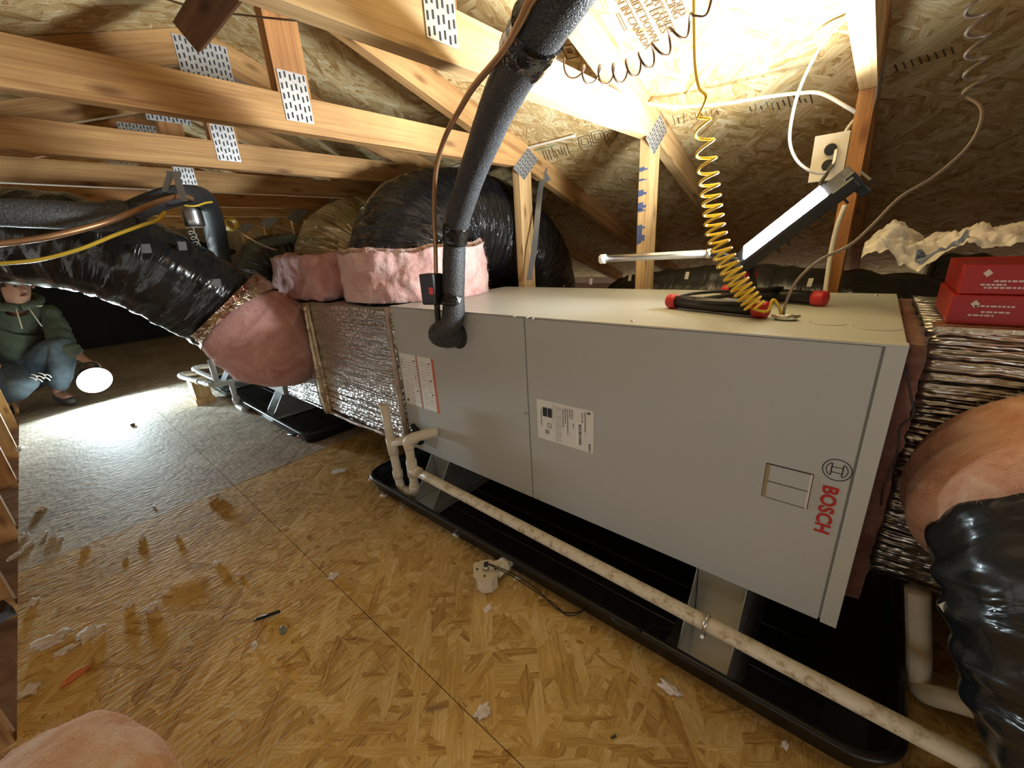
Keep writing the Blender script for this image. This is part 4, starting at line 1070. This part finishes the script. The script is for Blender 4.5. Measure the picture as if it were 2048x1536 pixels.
def strap(name, p0, p1, wvec, parent, mat=None): 
    p0 = Vector(p0); p1 = Vector(p1); w_ = Vector(wvec)
    return plate_poly(name, [p0 - w_, p0 + w_, p1 + w_, p1 - w_], .0015, mat or M['tape_grey'], parent)
rv = Vector(RM[0])
strap('tape_strip', at(342, 344, d=1.40), at(328, 384, d=1.38), rv * .012, hg)
strap('tape_strip', at(350, 344, d=1.40), at(368, 402, d=1.36), rv * .012, hg)
strap('tape_strip', at(333, 346, d=1.41), at(362, 346, d=1.41), Vector((0, 0, .006)), hg)
h2 = thing('tape_hanger', 'dull grey strap from the rafter down over the black arched duct', 'tape hanger', at(1085, 340, Y=.9))
sp_ = [at(1090, 336, Y=.93), at(1080, 380, Y=.88), at(1076, 420, Y=.80), at(1068, 500, Y=.72), at(1058, 560, Y=.70)]
for a, b in zip(sp_[:-1], sp_[1:]): strap('strap_strip', a, b, Vector((.016, 0, 0)), h2)
strap('strap_clip', at(1083, 338, Y=.92), at(1097, 362, Y=.92), Vector((.012, 0, .004)), h2)

# ------------------------------------------------------------------ cables
def cable(name, pts, r, mat, label, cat='cable', seg=8, n=8, raw=False, flat=None, group='loose cables'):
    pts = [Vector(p) for p in pts]
    for p in pts: p.z = min(p.z, deck_z(p.y) - r - .003)
    return tag(tube(name, pts, r, mat, None, seg, n, raw=raw, flat=flat), label, cat, group)
# yellow coiled cord
cen = [at(x, y, Y=.15) for x, y in ((1404, 228), (1407, 262), (1411, 300), (1416, 345), (1420, 380), (1425, 420), (1431, 462), (1442, 500), (1458, 535), (1476, 565), (1495, 592), (1512, 616))]
rad = [.0145, .0165, .0185, .019, .0185, .0185, .0190, .0195, .0205, .0205, .0195, .0185]
trn = [.8, .9, 1.4, 1.5, 2, 2.2, 2.3, 2.4, 2.6, 2.8, 2.8]
hel = coil_path(cen, rad, trn, 18, 1.5)
top = [at(1386, -160, Y=.15), at(1387, -40, Y=.15), at(1388, 60, Y=.15), at(1390, 130, Y=.15), at(1398, 175, Y=.15), at(1412, 195, Y=.145)]
pp = catmull(top + [hel[0]], 8) + hel + catmull([hel[-1], at(1535, 622, Y=.15), at(1545, 600, Y=.16), at(1555, 608, Y=.165), cc + Vector((-.008, 0, .012))], 8)[1:]
cable('coiled_cord', pp, .0030, M['yellow'], 'yellow coiled cord hanging down to the unit top', 'cord', raw=True)
# brown springy wire under the roof
cen = [at(x, y, Y=.10) for x, y in ((1120, 128), (1160, 148), (1200, 150), (1240, 146), (1275, 130), (1305, 110), (1335, 85), (1365, 55), (1395, 38))]
hel = coil_path(cen, [.012, .016, .018, .018, .018, .019, .019, .018, .012], [1.0, 1.2, 1.4, 1.3, 1.1, .9, .8, .7], 16, 0)
pp = catmull([at(1085, 70, Y=.06), at(1095, 105, Y=.08), hel[0]], 6) + hel + catmull([hel[-1], at(1412, 30, Y=.10), at(1425, -10, Y=.1), at(1440, -80, Y=.1)], 6)[1:]
cable('spiral_wire', pp, .0024, M['brown_cable'], 'brown springy wire looping below the roof deck', raw=True)
# grey springy wire on the right
cen = [at(x, y, Y=.30) for x, y in ((1955, -40), (1955, 10), (1957, 55), (1955, 105), (1952, 150), (1950, 185))]
hel = coil_path(cen, [.014] * 6, [1.0, 1.1, 1.1, 1.1, 1.0], 18, 0)
pp = hel + catmull([hel[-1], at(1962, 215, Y=.29), at(1958, 255, Y=.28), at(1930, 300, Y=.27), at(1870, 352, Y=.25), at(1800, 395, Y=.23), at(1745, 450, Y=.21), at(1700, 490, Y=.2), at(1640, 520, Y=.19), at(1595, 560, Y=.17), at(1572, 605, Y=.166), cc + Vector((-.004, 0, .008))], 8)[1:]
cable('spiral_wire', pp, .0028, M['grey_cable'], 'grey brown wire curving from a loose coil at right to the unit top', raw=True)
cable('white_cable', [at(1715, -60, Y=.62), at(1690, 20, Y=.62), at(1640, 95, Y=.61), at(1602, 170, Y=.61), at(1584, 235, Y=.62), at(1580, 285, Y=.63), at(1595, 322, Y=.645), at(1625, 344, Y=.66), at(1650, 345, Y=.675), at(1667, 325, Y=.685), at(1672, 300, Y=.70)], .0058, M['white_cable'], 'white cable hanging in a loop into the outlet', flat=.6)
cable('white_cable', [at(1120, 110, Y=.55), at(1180, 160, Y=.60), at(1240, 188, Y=.66), at(1290, 206, Y=.68), at(1350, 213, Y=.70), at(1440, 208, Y=.70), at(1530, 194, Y=.70), at(1600, 186, Y=.70), at(1642, 187, Y=.70), at(1690, 212, Y=.71), at(1714, 230, Y=.735), at(1700, 250, Y=.76), at(1688, 268, Y=.76)], .0048, M['white_cable'], 'white cable running along the roof deck between two posts')
cable('white_cable', [at(1690, 410, Y=.70), at(1675, 450, Y=.70), at(1663, 500, Y=.71), at(1656, 545, Y=.71), at(1650, 590, Y=.70)], .0065, M['white_cable'], 'white cable running down the outlet post to the unit')
cable('white_cable', [at(780, 322, Y=.80), at(840, 312, Y=.80), at(920, 290, Y=.80), at(1000, 263, Y=.80), at(1060, 252, Y=.80), at(1110, 240, Y=.80), at(1150, 222, Y=.80)], .0055, M['white_cable'], 'white cable slung behind the thick black pipe')
cable('thin_wire', [at(120, -60, d=.93), at(300, -10, d=.93), at(380, 12, d=.92), at(470, 28, d=.90), at(580, 40, d=.87), at(690, 50, X=.60), at(760, 62, X=.638)], .0022, M['grey_cable'], 'thin grey wire stretched across the upper left below the roof')
cable('yellow_cable', [at(-60, 530, d=1.10), at(0, 527, d=1.12), at(80, 519, d=1.15), at(160, 498, d=1.19), at(230, 470, d=1.23), at(285, 450, d=1.27), at(314, 440, d=1.29), at(330, 424, d=1.31)], .0055, M['yellow'], 'bright yellow cable sagging in front of the left duct')
cable('yellow_cable', [at(368, 411, d=1.38), at(390, 412, d=1.40), at(410, 406, d=1.43), at(424, 404, d=1.46)], .0035, M['yellow'], 'short yellow cable end tucked under the hung pipe')
cable('green_string', [at(1010, 250, Y=.84), at(1060, 232, Y=.84), at(1110, 215, Y=.84)], .0012, M['green_line'], 'thin green string against the deck right of the black pipe', 'string')
yc = at(460, 450, X=-1.6)
cr_ = [yc + Vector((0, math.cos(a) * .03, math.sin(a) * .03)) for a in [2 * PI * k / 20 for k in range(21)]]
t_ = thing('cable_roll', 'small roll of yellow cable hanging far left of the foil duct', 'cable', yc, 'loose cables')
for k in range(3): tube('cable_loop', [p + Vector((k * .01, .004 * k, .003 * k)) for p in cr_], .007, M['yellow'], t_, 8, 2)
tube('cable_tail', [yc + Vector((0, .03, 0)), at(490, 470, X=-1.55), at(530, 492, X=-1.5), at(555, 500, X=-1.45)], .003, M['copper'], t_, 6, 6)

# ------------------------------------------------------------------ red boxes and bag
for k, (lab) in enumerate(('red cardboard box with white print, lower of two on the foil plenum', 'red cardboard box with white print, upper of two under the plastic bag')):
    z0_ = .7765 + k * .0525; bt = thing('red_carton', lab, 'box', (1.6, .33, z0_), 'red cartons')
    x0_, x1_ = 1.478 + k * .006, 1.82; yf_ = .225 + k * .012
    box('carton_body', (x0_, yf_, z0_), (x1_, yf_ + .22, z0_ + .0515), M['red_box'], bt, .0015)
    q = []; rr_ = random.Random(8 + k)
    for (u0, u1, v) in ((.025, .055, .30), (.040, .075, .42), (.03, .075, .62 if k == 0 else .2)):
        x = x0_ + u0
        while x < x0_ + u1:
            w_ = rr_.uniform(.003, .008); q.append([(x, yf_ - .0006, z0_ + v * .0515), (x + w_, yf_ - .0006, z0_ + v * .0515), (x + w_, yf_ - .0006, z0_ + v * .0515 + .003), (x, yf_ - .0006, z0_ + v * .0515 + .003)]); x += w_ + .0015
    joined_quads('carton_print', q, M['white_ink'], bt, 'stuff')
    # small diamond mark
    dx, dz = x0_ + .03, z0_ + .037
    joined_quads('carton_mark', [[(dx, yf_ - .0006, dz - .007), (dx + .006, yf_ - .0006, dz), (dx, yf_ - .0006, dz + .007), (dx - .006, yf_ - .0006, dz)]], M['white_ink'], bt)
bg = thing('plastic_bag', 'crumpled clear plastic bag with blue print lying on the red boxes', 'bag', (1.6, .33, .882))
nu, nv = 150, 70; V = []; Fc = []; top_z = .7765 + 2 * .0525
for j in range(nv + 1):
    for i in range(nu + 1):
        s_ = i / nu; t2 = j / nv
        x = 1.335 + s_ * .42; y = .24 + t2 * .20 + .02 * math.sin(s_ * 9)
        z = top_z + .012 + .03 * s_
        p = Vector((x, y, z))
        z += abs(fnoise(p, 16, 3)) * .030 + abs(fnoise(p + Vector((5, 0, 0)), 42, 3)) * .012 + .035 * math.sin(PI * t2) * (.35 + .65 * s_)
        if s_ < .34:
            z += -(.34 - s_) * .01 + .05 * math.exp(-((s_ - .12) / .08) ** 2) * t2 - .035 * math.exp(-((s_ - .22) / .1) ** 2) * (1 - t2)
            y += (.34 - s_) * .05
            y = .33 + (y - .33) * (.35 + s_ * 1.9)
        V.append((x, y, z))
for j in range(nv):
    for i in range(nu):
        a = j * (nu + 1) + i; Fc.append((a, a + 1, a + nu + 2, a + nu + 1))
bs = mesh('bag_sheet', V, Fc, M['bag'], bg, smooth=True)
pr_f = [f for k, f in enumerate(Fc) if (k % nu) in range(30, 52) and (k // nu) in range(4, 20)]
mesh('bag_print', [Vector(v) - Vector((0, .0015, -.0015)) for v in V], pr_f, M['bag_blue'], bg)

# ------------------------------------------------------------------ far drain assembly and blocks
fdn = thing('condensate_drain', 'white pipe drain assembly at the far air handler', 'drain pipe', (-2.0, -.25, 0))
def Zp(x, y, z=.2): return at(x, y, Z=z)
pr_ = .0168
tube('drain_run', [Zp(492, 756), Zp(460, 764), Zp(428, 771)], pr_, M['pvc_grey'], fdn, 12, 3)
tube('drain_run', [Zp(428, 771), Zp(395, 762), Zp(362, 753), Zp(366, 748), Zp(392, 746)], pr_, M['pvc_grey'], fdn, 12, 4)
tube('drain_run', [Zp(440, 764, .21), Zp(412, 751, .21), Zp(388, 739, .21), Zp(398, 734, .21), Zp(424, 732, .21)], pr_, M['pvc_grey'], fdn, 12, 4)
vb = Zp(435, 768, .2); cyl('vent_pipe', vb, vb + Vector((0, 0, .17)), pr_, M['pvc_grey'], fdn)
dl = Zp(462, 764, .2)
cyl('drop_pipe', dl, (dl.x, dl.y, .03), pr_, M['pvc_grey'], fdn)
cyl('coupling', (dl.x, dl.y, .09), (dl.x, dl.y, .05), .022, M['pvc_grey'], fdn)
tube('lower_elbow', [(dl.x, dl.y, .06), (dl.x, dl.y, .03), (dl.x + .03, dl.y, .022), (dl.x + .14, dl.y + .0, .022)], .018, M['pvc_grey'], fdn, 12, 4)
for p in (Zp(398, 763), Zp(415, 767)): cyl('coupling', p - Vector((.012, .006, 0)), p + Vector((.012, .006, 0)), .021, M['pvc_grey'], fdn)
b0 = at(408, 803, Z=0.0)
for lab, lo, hi in (('upper offcut of wood propping the far drain pipes', (-.07, -.05, .045), (.07, .05, .172)), ('lower offcut of wood under the far drain pipes', (-.085, -.06, .0), (.085, .06, .044))):
    tag(box('wood_block', (b0.x + lo[0], b0.y + lo[1], lo[2]), (b0.x + hi[0], b0.y + hi[1], hi[2]), M['wood_pale']), lab, 'wood block', 'wood blocks')
fc2 = at(470, 790, Z=.06)
for (x, y) in ((520, 828),):
    pass

# ------------------------------------------------------------------ the crouching person
def skin(name, pts, edges, mat, parent, root=0, sub=2):
    me = bpy.data.meshes.new(name + '_cage'); me.from_pydata([tuple(p[0]) for p in pts], edges, []); me.update()
    o = bpy.data.objects.new(name + '_cage', me); C.objects.link(o)
    md = o.modifiers.new('skin', 'SKIN'); md.use_smooth_shade = True; md.branch_smoothing = .6
    lay = me.skin_vertices[0]
    for i, p in enumerate(pts):
        r = p[1]; lay.data[i].radius = (r, r) if isinstance(r, (int, float)) else r
        lay.data[i].use_root = (i == root)
    s = o.modifiers.new('sub', 'SUBSURF'); s.levels = sub; s.render_levels = sub
    bpy.context.view_layer.update()
    dg = bpy.context.evaluated_depsgraph_get()
    nm = bpy.data.meshes.new_from_object(o.evaluated_get(dg)); nm.name = name
    bpy.data.objects.remove(o); bpy.data.meshes.remove(me)
    nm.materials.clear(); nm.materials.append(mat)
    nm.polygons.foreach_set('use_smooth', [True] * len(nm.polygons))
    r = bpy.data.objects.new(name, nm); C.objects.link(r); setparent(r, parent)
    return r
PX = -3.35
pel = at(22, 738, X=PX - .22); sto = at(36, 690, X=PX - .16); che = at(48, 640, X=PX - .08); nec = at(38, 610, X=PX)
hd1 = at(34, 592, X=PX + .05); hd2 = at(30, 564, X=PX + .05); hd3 = at(26, 540, X=PX + .02)
sl = at(100, 622, X=PX - .05); el = at(120, 678, X=PX + .08); wr = at(163, 716, X=PX + .24); ha = at(176, 724, X=PX + .27)
sr = at(-30, 622, X=PX - .1); er = at(-55, 690, X=PX); wr2 = at(-20, 728, X=PX + .15); ha2 = at(0, 735, X=PX + .2)
hl_ = at(62, 735, X=PX - .18); kl = at(128, 684, X=PX + .16); al = at(118, 786, X=PX + .02); tl = at(142, 800, X=PX + .16)
hr = at(-10, 742, X=PX - .18); kr_ = at(50, 765, X=PX + .30); ar = at(0, 800, X=PX - .05); tr_ = at(10, 812, X=PX + .1)
tl.z = max(tl.z, .035); al.z = max(al.z, .07); ar.z = max(ar.z, .07); tr_.z = max(tr_.z, .04)
fx = (ha - wr).normalized()
torch_c = at(189, 760, X=PX + .34)
def finger(k):
    s = Vector((0, .011 * (k - 1.5), .003 * k)); a = ha + fx * .03 + s
    b = a + Vector((.014, .018, -.012)); c = b + Vector((.012, .006, -.028)); return a, b, c
P_ = [(pel, .10), (sto, .09), (che, .085), (nec, .055), (hd1, (.072, .078)), (hd2, (.085, .095)), (hd3, .06),
      (sl, .045), (el, .04), (wr, .028), (ha, (.032, .02)),
      (sr, .045), (er, .04), (wr2, .028), (ha2, (.032, .02)),
      (hl_, .085), (kl, .06), (al, .04), (tl, .03),
      (hr, .085), (kr_, .06), (ar, .04), (tr_, .03)]
Ed = [(0, 1), (1, 2), (2, 3), (3, 4), (4, 5), (5, 6), (2, 7), (7, 8), (8, 9), (9, 10), (2, 11), (11, 12), (12, 13), (13, 14), (0, 15), (15, 16), (16, 17), (17, 18), (0, 19), (19, 20), (20, 21), (21, 22)]
for k in range(4):
    a, b, c = finger(k); i = len(P_); P_ += [(a, .010), (b, .009), (c, .0075)]; Ed += [(10, i), (i, i + 1), (i + 1, i + 2)]
tb_ = ha + Vector((.005, -.02, .004)); tc_ = tb_ + Vector((.02, .006, -.014)); i = len(P_); P_ += [(tb_, .011), (tc_, .008)]; Ed += [(10, i), (i, i + 1)]
person = skin('person', P_, Ed, M['skin'], None)
tag(person, 'person in a green hoodie and torn jeans crouching beside a bright lamp', 'person')
# face
fdir = (Vector((1, .35, -.25))).normalized(); fr = fdir.cross(Vector((0, 0, 1))).normalized(); fu = fr.cross(fdir)
fcn = hd2 * .75 + hd1 * .25
nose = skin('nose', [(fcn + fdir * .088 + fu * .012, .010), (fcn + fdir * .108 - fu * .016, .015), (fcn + fdir * .09 - fu * .024, .011)], [(0, 1), (1, 2)], M['skin'], person, sub=1)
for s in (-1, 1):
    bm_obj('eye', sphere_bm(fcn + fdir * .084 + fr * s * .032 + fu * .018, (.012, .012, .008), 2), M['hair'], person, True)
    bm_obj('ear', sphere_bm(fcn + fr * s * .088 - fdir * .01 - fu * .005, (.018, .012, .03), 2), M['skin'], person, True)
bm_obj('mouth', sphere_bm(fcn + fdir * .085 - fu * .055, (.012, .024, .006), 2), plain('lips', (.38, .16, .13), .5), person, True)
bm_ = sphere_bm(hd2 + Vector((-.012, 0, .028)), (.112, .105, .095), 3)
bmesh.ops.delete(bm_, geom=[v for v in bm_.verts if (v.co - hd2).dot(fdir) > .05 and v.co.z < hd2.z + .075], context='VERTS')
lumpy('hair', bm_, M['hair'], person, .008, 30, 2)
# hoodie
hs = [(pel + Vector((.03, 0, .06)), (.185, .165)), (sto, (.17, .155)), (che, (.18, .155)), (nec - Vector((0, 0, .035)), (.095, .095)),
      (sl, .105), (sl.lerp(el, .5), .082), (el, .074), (el.lerp(wr, .55), .062), (wr - fx * .01, .048),
      (sr, .105), (sr.lerp(er, .5), .082), (er, .074), (er.lerp(wr2, .55), .06), (wr2, .045)]
he = [(0, 1), (1, 2), (2, 3), (2, 4), (4, 5), (5, 6), (6, 7), (7, 8), (2, 9), (9, 10), (10, 11), (11, 12), (12, 13)]
hood = skin('hoodie', hs, he, M['hoodie'], person, 1, 3)
for v in hood.data.vertices: v.co += v.normal * (fnoise(v.co, 12, 3) * .016 - abs(fnoise(v.co, 22, 2)) * .012)
hood_ring = [nec + Vector((math.cos(a) * .085 - .03, math.sin(a) * .105, .02 - .03 * math.cos(a))) for a in [2 * PI * k / 16 for k in range(17)]]
tube('hood_collar', hood_ring, .034, M['hoodie'], hood, 12, 3, disp=lambda u, a, p: fnoise(p, 20, 2) * .012)
for s in (-.02, .04): tube('drawstring', [nec + Vector((.09, s, -.02)), nec + Vector((.125, s * 1.3, -.09)), nec + Vector((.13, s * 1.6, -.16))], .004, M['white_cable'], hood, 6, 4)
lg = che + Vector((.16, .055, .02)); lg2 = at(80, 612, d=(lg - CAM).dot(Vector(RM[2])) - .03)
tube('chest_mark', [lg2 + Vector((0, -.014, .006)), lg2 + Vector((.004, .0, -.002)), lg2 + Vector((0, .016, .004))], [.003, .005, .002], M['white_ink'], hood, 6, 4)
# jeans
js = [(pel, .155), (hl_, .115), (hl_.lerp(kl, .5), .105), (kl, .092), (kl.lerp(al, .5), .08), (al + Vector((0, 0, .03)), .066),
      (hr, .115), (hr.lerp(kr_, .5), .105), (kr_, .092), (kr_.lerp(ar, .5), .08), (ar + Vector((0, 0, .02)), .066)]
je = [(0, 1), (1, 2), (2, 3), (3, 4), (4, 5), (0, 6), (6, 7), (7, 8), (8, 9), (9, 10)]
jn = skin('jeans', js, je, M['jeans'], person, 0)
for v in jn.data.vertices: v.co += v.normal * fnoise(v.co, 16, 3) * .012
tp = at(72, 752, d=(kr_ - CAM).dot(Vector(RM[2])) - .09)
for k in range(7):
    a = tp + Vector((0, -.03 + .012 * k, .02 * math.sin(k * 2.1)))
    tube('torn_thread', [a, a + Vector((.004, .016, -.012)), a + Vector((0, .022, -.03))], .003, M['fluff'], jn, 5, 3)
for a_, t_ in ((al, tl), (ar, tr_)):
    d_ = (t_ - a_); d_.z = 0; d_.normalize()
    b_ = Vector((a_.x, a_.y, .045))
    skin('shoe', [(b_ - d_ * .05 + Vector((0, 0, .01)), .045), (b_ + d_ * .05, .044), (b_ + d_ * .14 - Vector((0, 0, .012)), .036), (b_ + d_ * .18 - Vector((0, 0, .016)), .026)], [(0, 1), (1, 2), (2, 3)], M['shoe'], person)
# the lamp in the hand
tw = thing('hand_lamp', 'glaring round hand lamp held just above the floor by the person', 'hand lamp', torch_c)
td = Vector((1, .18, -.28)).normalized()
tube('lamp_body', [torch_c - td * .055, torch_c - td * .05, torch_c - td * .01, torch_c + td * .006], [.065, .09, .104, .104], M['black'], tw, 28, 3)
tube('carry_handle', [torch_c + Vector((0, -.06, .07)), torch_c + Vector((-.01, -.04, .125)), torch_c + Vector((-.01, .03, .125)), torch_c + Vector((0, .05, .075))], .010, M['black'], tw, 10, 5)
x_ = td.orthogonal().normalized(); y_ = td.cross(x_)
disc = mesh('lamp_lens', [torch_c + td * .008 + x_ * math.cos(a) * .10 + y_ * math.sin(a) * .10 for a in [2 * PI * k / 32 for k in range(32)]], [tuple(range(32))], M['torch'], tw)
disc.data.update()
if disc.data.polygons[0].normal.dot(td) < 0: disc.data.flip_normals()

# ------------------------------------------------------------------ foreground insulation at lower left
fg = thing('insulation_roll', 'blurred pink fibreglass lump in the lower left foreground', 'insulation', (.62, -1.08, 0))
bm = bmesh.new(); bmesh.ops.create_icosphere(bm, subdivisions=5, radius=1)
for v in bm.verts:
    z = v.co.z
    v.co = Vector((.575 + v.co.x * .25, -1.125 + v.co.y * .19, (.130 + z * .130)))
o = lumpy('fibreglass_lump', bm, fibre_mat('peach_fibreglass', (.74, .40, .26), (.88, .58, .42), (.95, .78, .66)), fg, .02, 7, 4)
fibres('loose_fibres', o, 4000, .02, M['pink_fibre'], fg, 9)

# ------------------------------------------------------------------ debris on the floor
rd_ = random.Random(21)
FL = [(85, 1020, 9, 'white insulation tuft alone near the left edge of the grey floor sheet'), (106, 1076, 8, 'curled white tuft, left of a pair above the floor seam'), (122, 1078, 6, 'small white tuft, right of a pair above the floor seam'), (50, 1074, 8, 'white tuft close to the left floor edge above the seam'), (58, 1092, 8, 'flat white tuft just above the seam near the left floor edge'), (92, 1068, 6, 'tiny white tuft behind the pair above the floor seam'), (170, 1097, 7, 'white tuft lying on the seam between grey and brown sheets'), (282, 1081, 7, 'white tuft on the brown sheet, left of two below the seam'), (354, 1076, 8, 'white tuft on the brown sheet, right of two below the seam'), (425, 1000, 12, 'long white tuft right beside the seam below the dark chip'), (434, 1129, 9, 'white tuft right of the thin torn strip'), (70, 1206, 10, 'white tuft by the left floor edge above the orange scrap'), (260, 1211, 13, 'long white tuft left of two below the torn strip'), (303, 1220, 12, 'white tuft right of two below the torn strip'), (105, 1285, 20, 'big curled white tuft above the orange scrap'), (133, 1304, 12, 'white tuft just above the orange scrap'), (183, 1271, 20, 'big ragged white tuft above and right of the orange scrap'), (65, 1383, 16, 'pale tuft on the left floor edge below the orange scrap'), (510, 1293, 8, 'pink tuft below the black stick'), (667, 1155, 9, 'pink tuft on the long seam at mid floor'), (975, 1220, 10, 'pink tuft below the float switch'), (1338, 1380, 15, 'pink ragged tuft in front of the right half of the drain pan'), (968, 1425, 14, 'pink tuft on the floor near the bottom centre'), (1035, 1158, 6, 'white crumb against the drain pan beside the float switch'), (1030, 1175, 4, 'tiny crumb under the float switch wires'), (768, 993, 6, 'white crumb along the left curve of the drain pan'), (805, 1005, 5, 'white crumb outside the drain pan below the trap'), (803, 1014, 3, 'smallest crumb outside the drain pan below the trap'), (913, 1071, 7, 'white crumb touching the drain pan midway to the float switch'), (862, 1036, 5, 'white crumb touching the drain pan right of the trap'), (30, 1115, 9, 'white tuft caught at the foot of a left edge post'), (1570, 1492, 9, 'pink tuft at the bottom right by the pan corner'), (743, 960, 5, 'white crumb at the left tip of the drain pan'), (40, 900, 8, 'white tuft at the far left floor edge near the person'), (250, 1118, 4, 'tiny white crumb below the seam left of the torn strip'), (478, 1149, 5, 'tiny white crumb right of the torn strip')]
for (x, y, s, lab_) in FL:
    c = at(x, y, Z=.0); d_ = (c - CAM).dot(Vector(RM[2])); r = s * d_ / F * 1.1
    bm = bmesh.new(); bmesh.ops.create_icosphere(bm, subdivisions=3, radius=1)
    sx, sy = rd_.uniform(.9, 1.5), rd_.uniform(.6, 1.0); rot = Matrix.Rotation(rd_.uniform(0, 6.28), 3, 'Z')
    for v in bm.verts:
        n_ = .7 + .75 * fnoise(v.co + Vector((x, y, 0)), 1.7, 3)
        p = rot @ Vector((v.co.x * sx * r * n_, v.co.y * sy * r * n_, 0)); v.co = Vector((c.x + p.x, c.y + p.y, max(.0, (v.co.z * n_ * .5 + .35) * r)))
    tag(bm_obj('insulation_tuft', bm, M['fluff'], None, True), lab_, 'insulation tuft', 'loose insulation tufts on the floor')
# long torn strip
tag(tube('paper_strip', [at(318, 1183, Z=.004), at(345, 1163, Z=.006), at(370, 1150, Z=.008), at(400, 1133, Z=.006)], [.002, .006, .008, .002], M['fluff'], None, 6, 5, flat=.3), 'thin torn white strip on the floor left of the orange scrap', 'scrap')
a, b = at(507, 1241, Z=.005), at(560, 1222, Z=.005); d_ = (b - a).normalized()
mk = thing('black_marker', 'thin black stick lying on the bare floor sheet', 'stick', a)
cyl('stick_shaft', a + d_ * .012, b, .0042, M['black'], mk, 10); cyl('stick_tip', a, a + d_ * .012, .0012, M['black'], mk, 10, .0042)
bm = sphere_bm((0, 0, 0), (.030, .011, .009), 3); c = at(150, 1350, Z=.006); ro = Matrix.Rotation(.15, 3, 'Z')
dd = (at(170, 1338, Z=0) - at(132, 1366, Z=0)).normalized(); ang = math.atan2(dd.y, dd.x)
for v in bm.verts:
    k = v.co.x / .03; v.co.y += -.006 * k * k; v.co = Matrix.Rotation(ang, 3, 'Z') @ v.co + c
    v.co.z = max(v.co.z, .0005)
tag(bm_obj('orange_shell', bm, M['orange_shell'], None, True), 'curved orange scrap near the lower left of the floor', 'scrap')
c = at(567, 1263, Z=0); bm = sphere_bm((0, 0, 0), (.016, .008, .005), 3)
for v in bm.verts: v.co = v.co + v.normal * fnoise(v.co, 120, 2) * .006; v.co = Vector((v.co.x + c.x, v.co.y + c.y, max(.0003, v.co.z + .004)))
tag(bm_obj('grey_lint', bm, M['tape_grey'], None, True), 'small grey lint scrap beside the black stick', 'scrap')
c = at(678, 942, Z=.002)
tag(plate_poly('paper_chip', [c + Vector(p) for p in ((-.03, -.02, 0), (.0, -.035, .001), (.035, .01, .003), (.02, .03, .003), (-.02, .01, .001))], .0015, M['label_white'], None), 'pale paper chip on the floor left of the drain pan', 'scrap')
a, b = at(576, 869, Z=.012), at(622, 876, Z=.012); d_ = (b - a).normalized()
sdv = thing('screwdriver', 'red handled screwdriver on the floor by the far drain pan', 'screwdriver', a)
tube('handle', [a.lerp(b, .45), a.lerp(b, .55), a.lerp(b, .85), b], [.008, .0115, .0115, .008], M['red_cap'], sdv, 12, 4)
cyl('shaft', a, a.lerp(b, .46), .006, M['black'], sdv, 10)
for (x, y, l, an, lab) in ((875, 1412, .05, .9, 'pale wood sliver standing out on the lower floor sheet'), (562, 1316, .02, 1.3, 'tiny pale wood chip on the floor left of centre'), (1227, 1473, .012, 1.0, 'tiny dark chip near the bottom edge of the floor'), (308, 1012, .02, .3, 'small dark chip on the far floor sheet')):
    c = at(x, y, Z=.003)
    tag(obox('wood_sliver', c, Vector((math.cos(an), math.sin(an), 0)) * l, Vector((-math.sin(an), math.cos(an), 0)) * l * .25, (0, 0, .004), M['wood_pale'] if 'pale' in lab else M['black']), lab, 'wood chip')
c = at(12, 1238, Z=-.03)
tag(obox('dark_offcut', c + Vector((0, 0, .03)), (.07, .02, 0), (-.01, .035, 0), (0, 0, .03), M['black']), 'small black offcut lying on insulation beyond the floor edge', 'scrap')
c = at(265, 849, Z=.008); bm = sphere_bm(c, (.02, .014, .009), 2)
tag(bm_obj('dark_clod', lumpy and bm, M['wood_dark'], None, True), 'dark clod on the brightly lit far floor sheet', 'scrap')
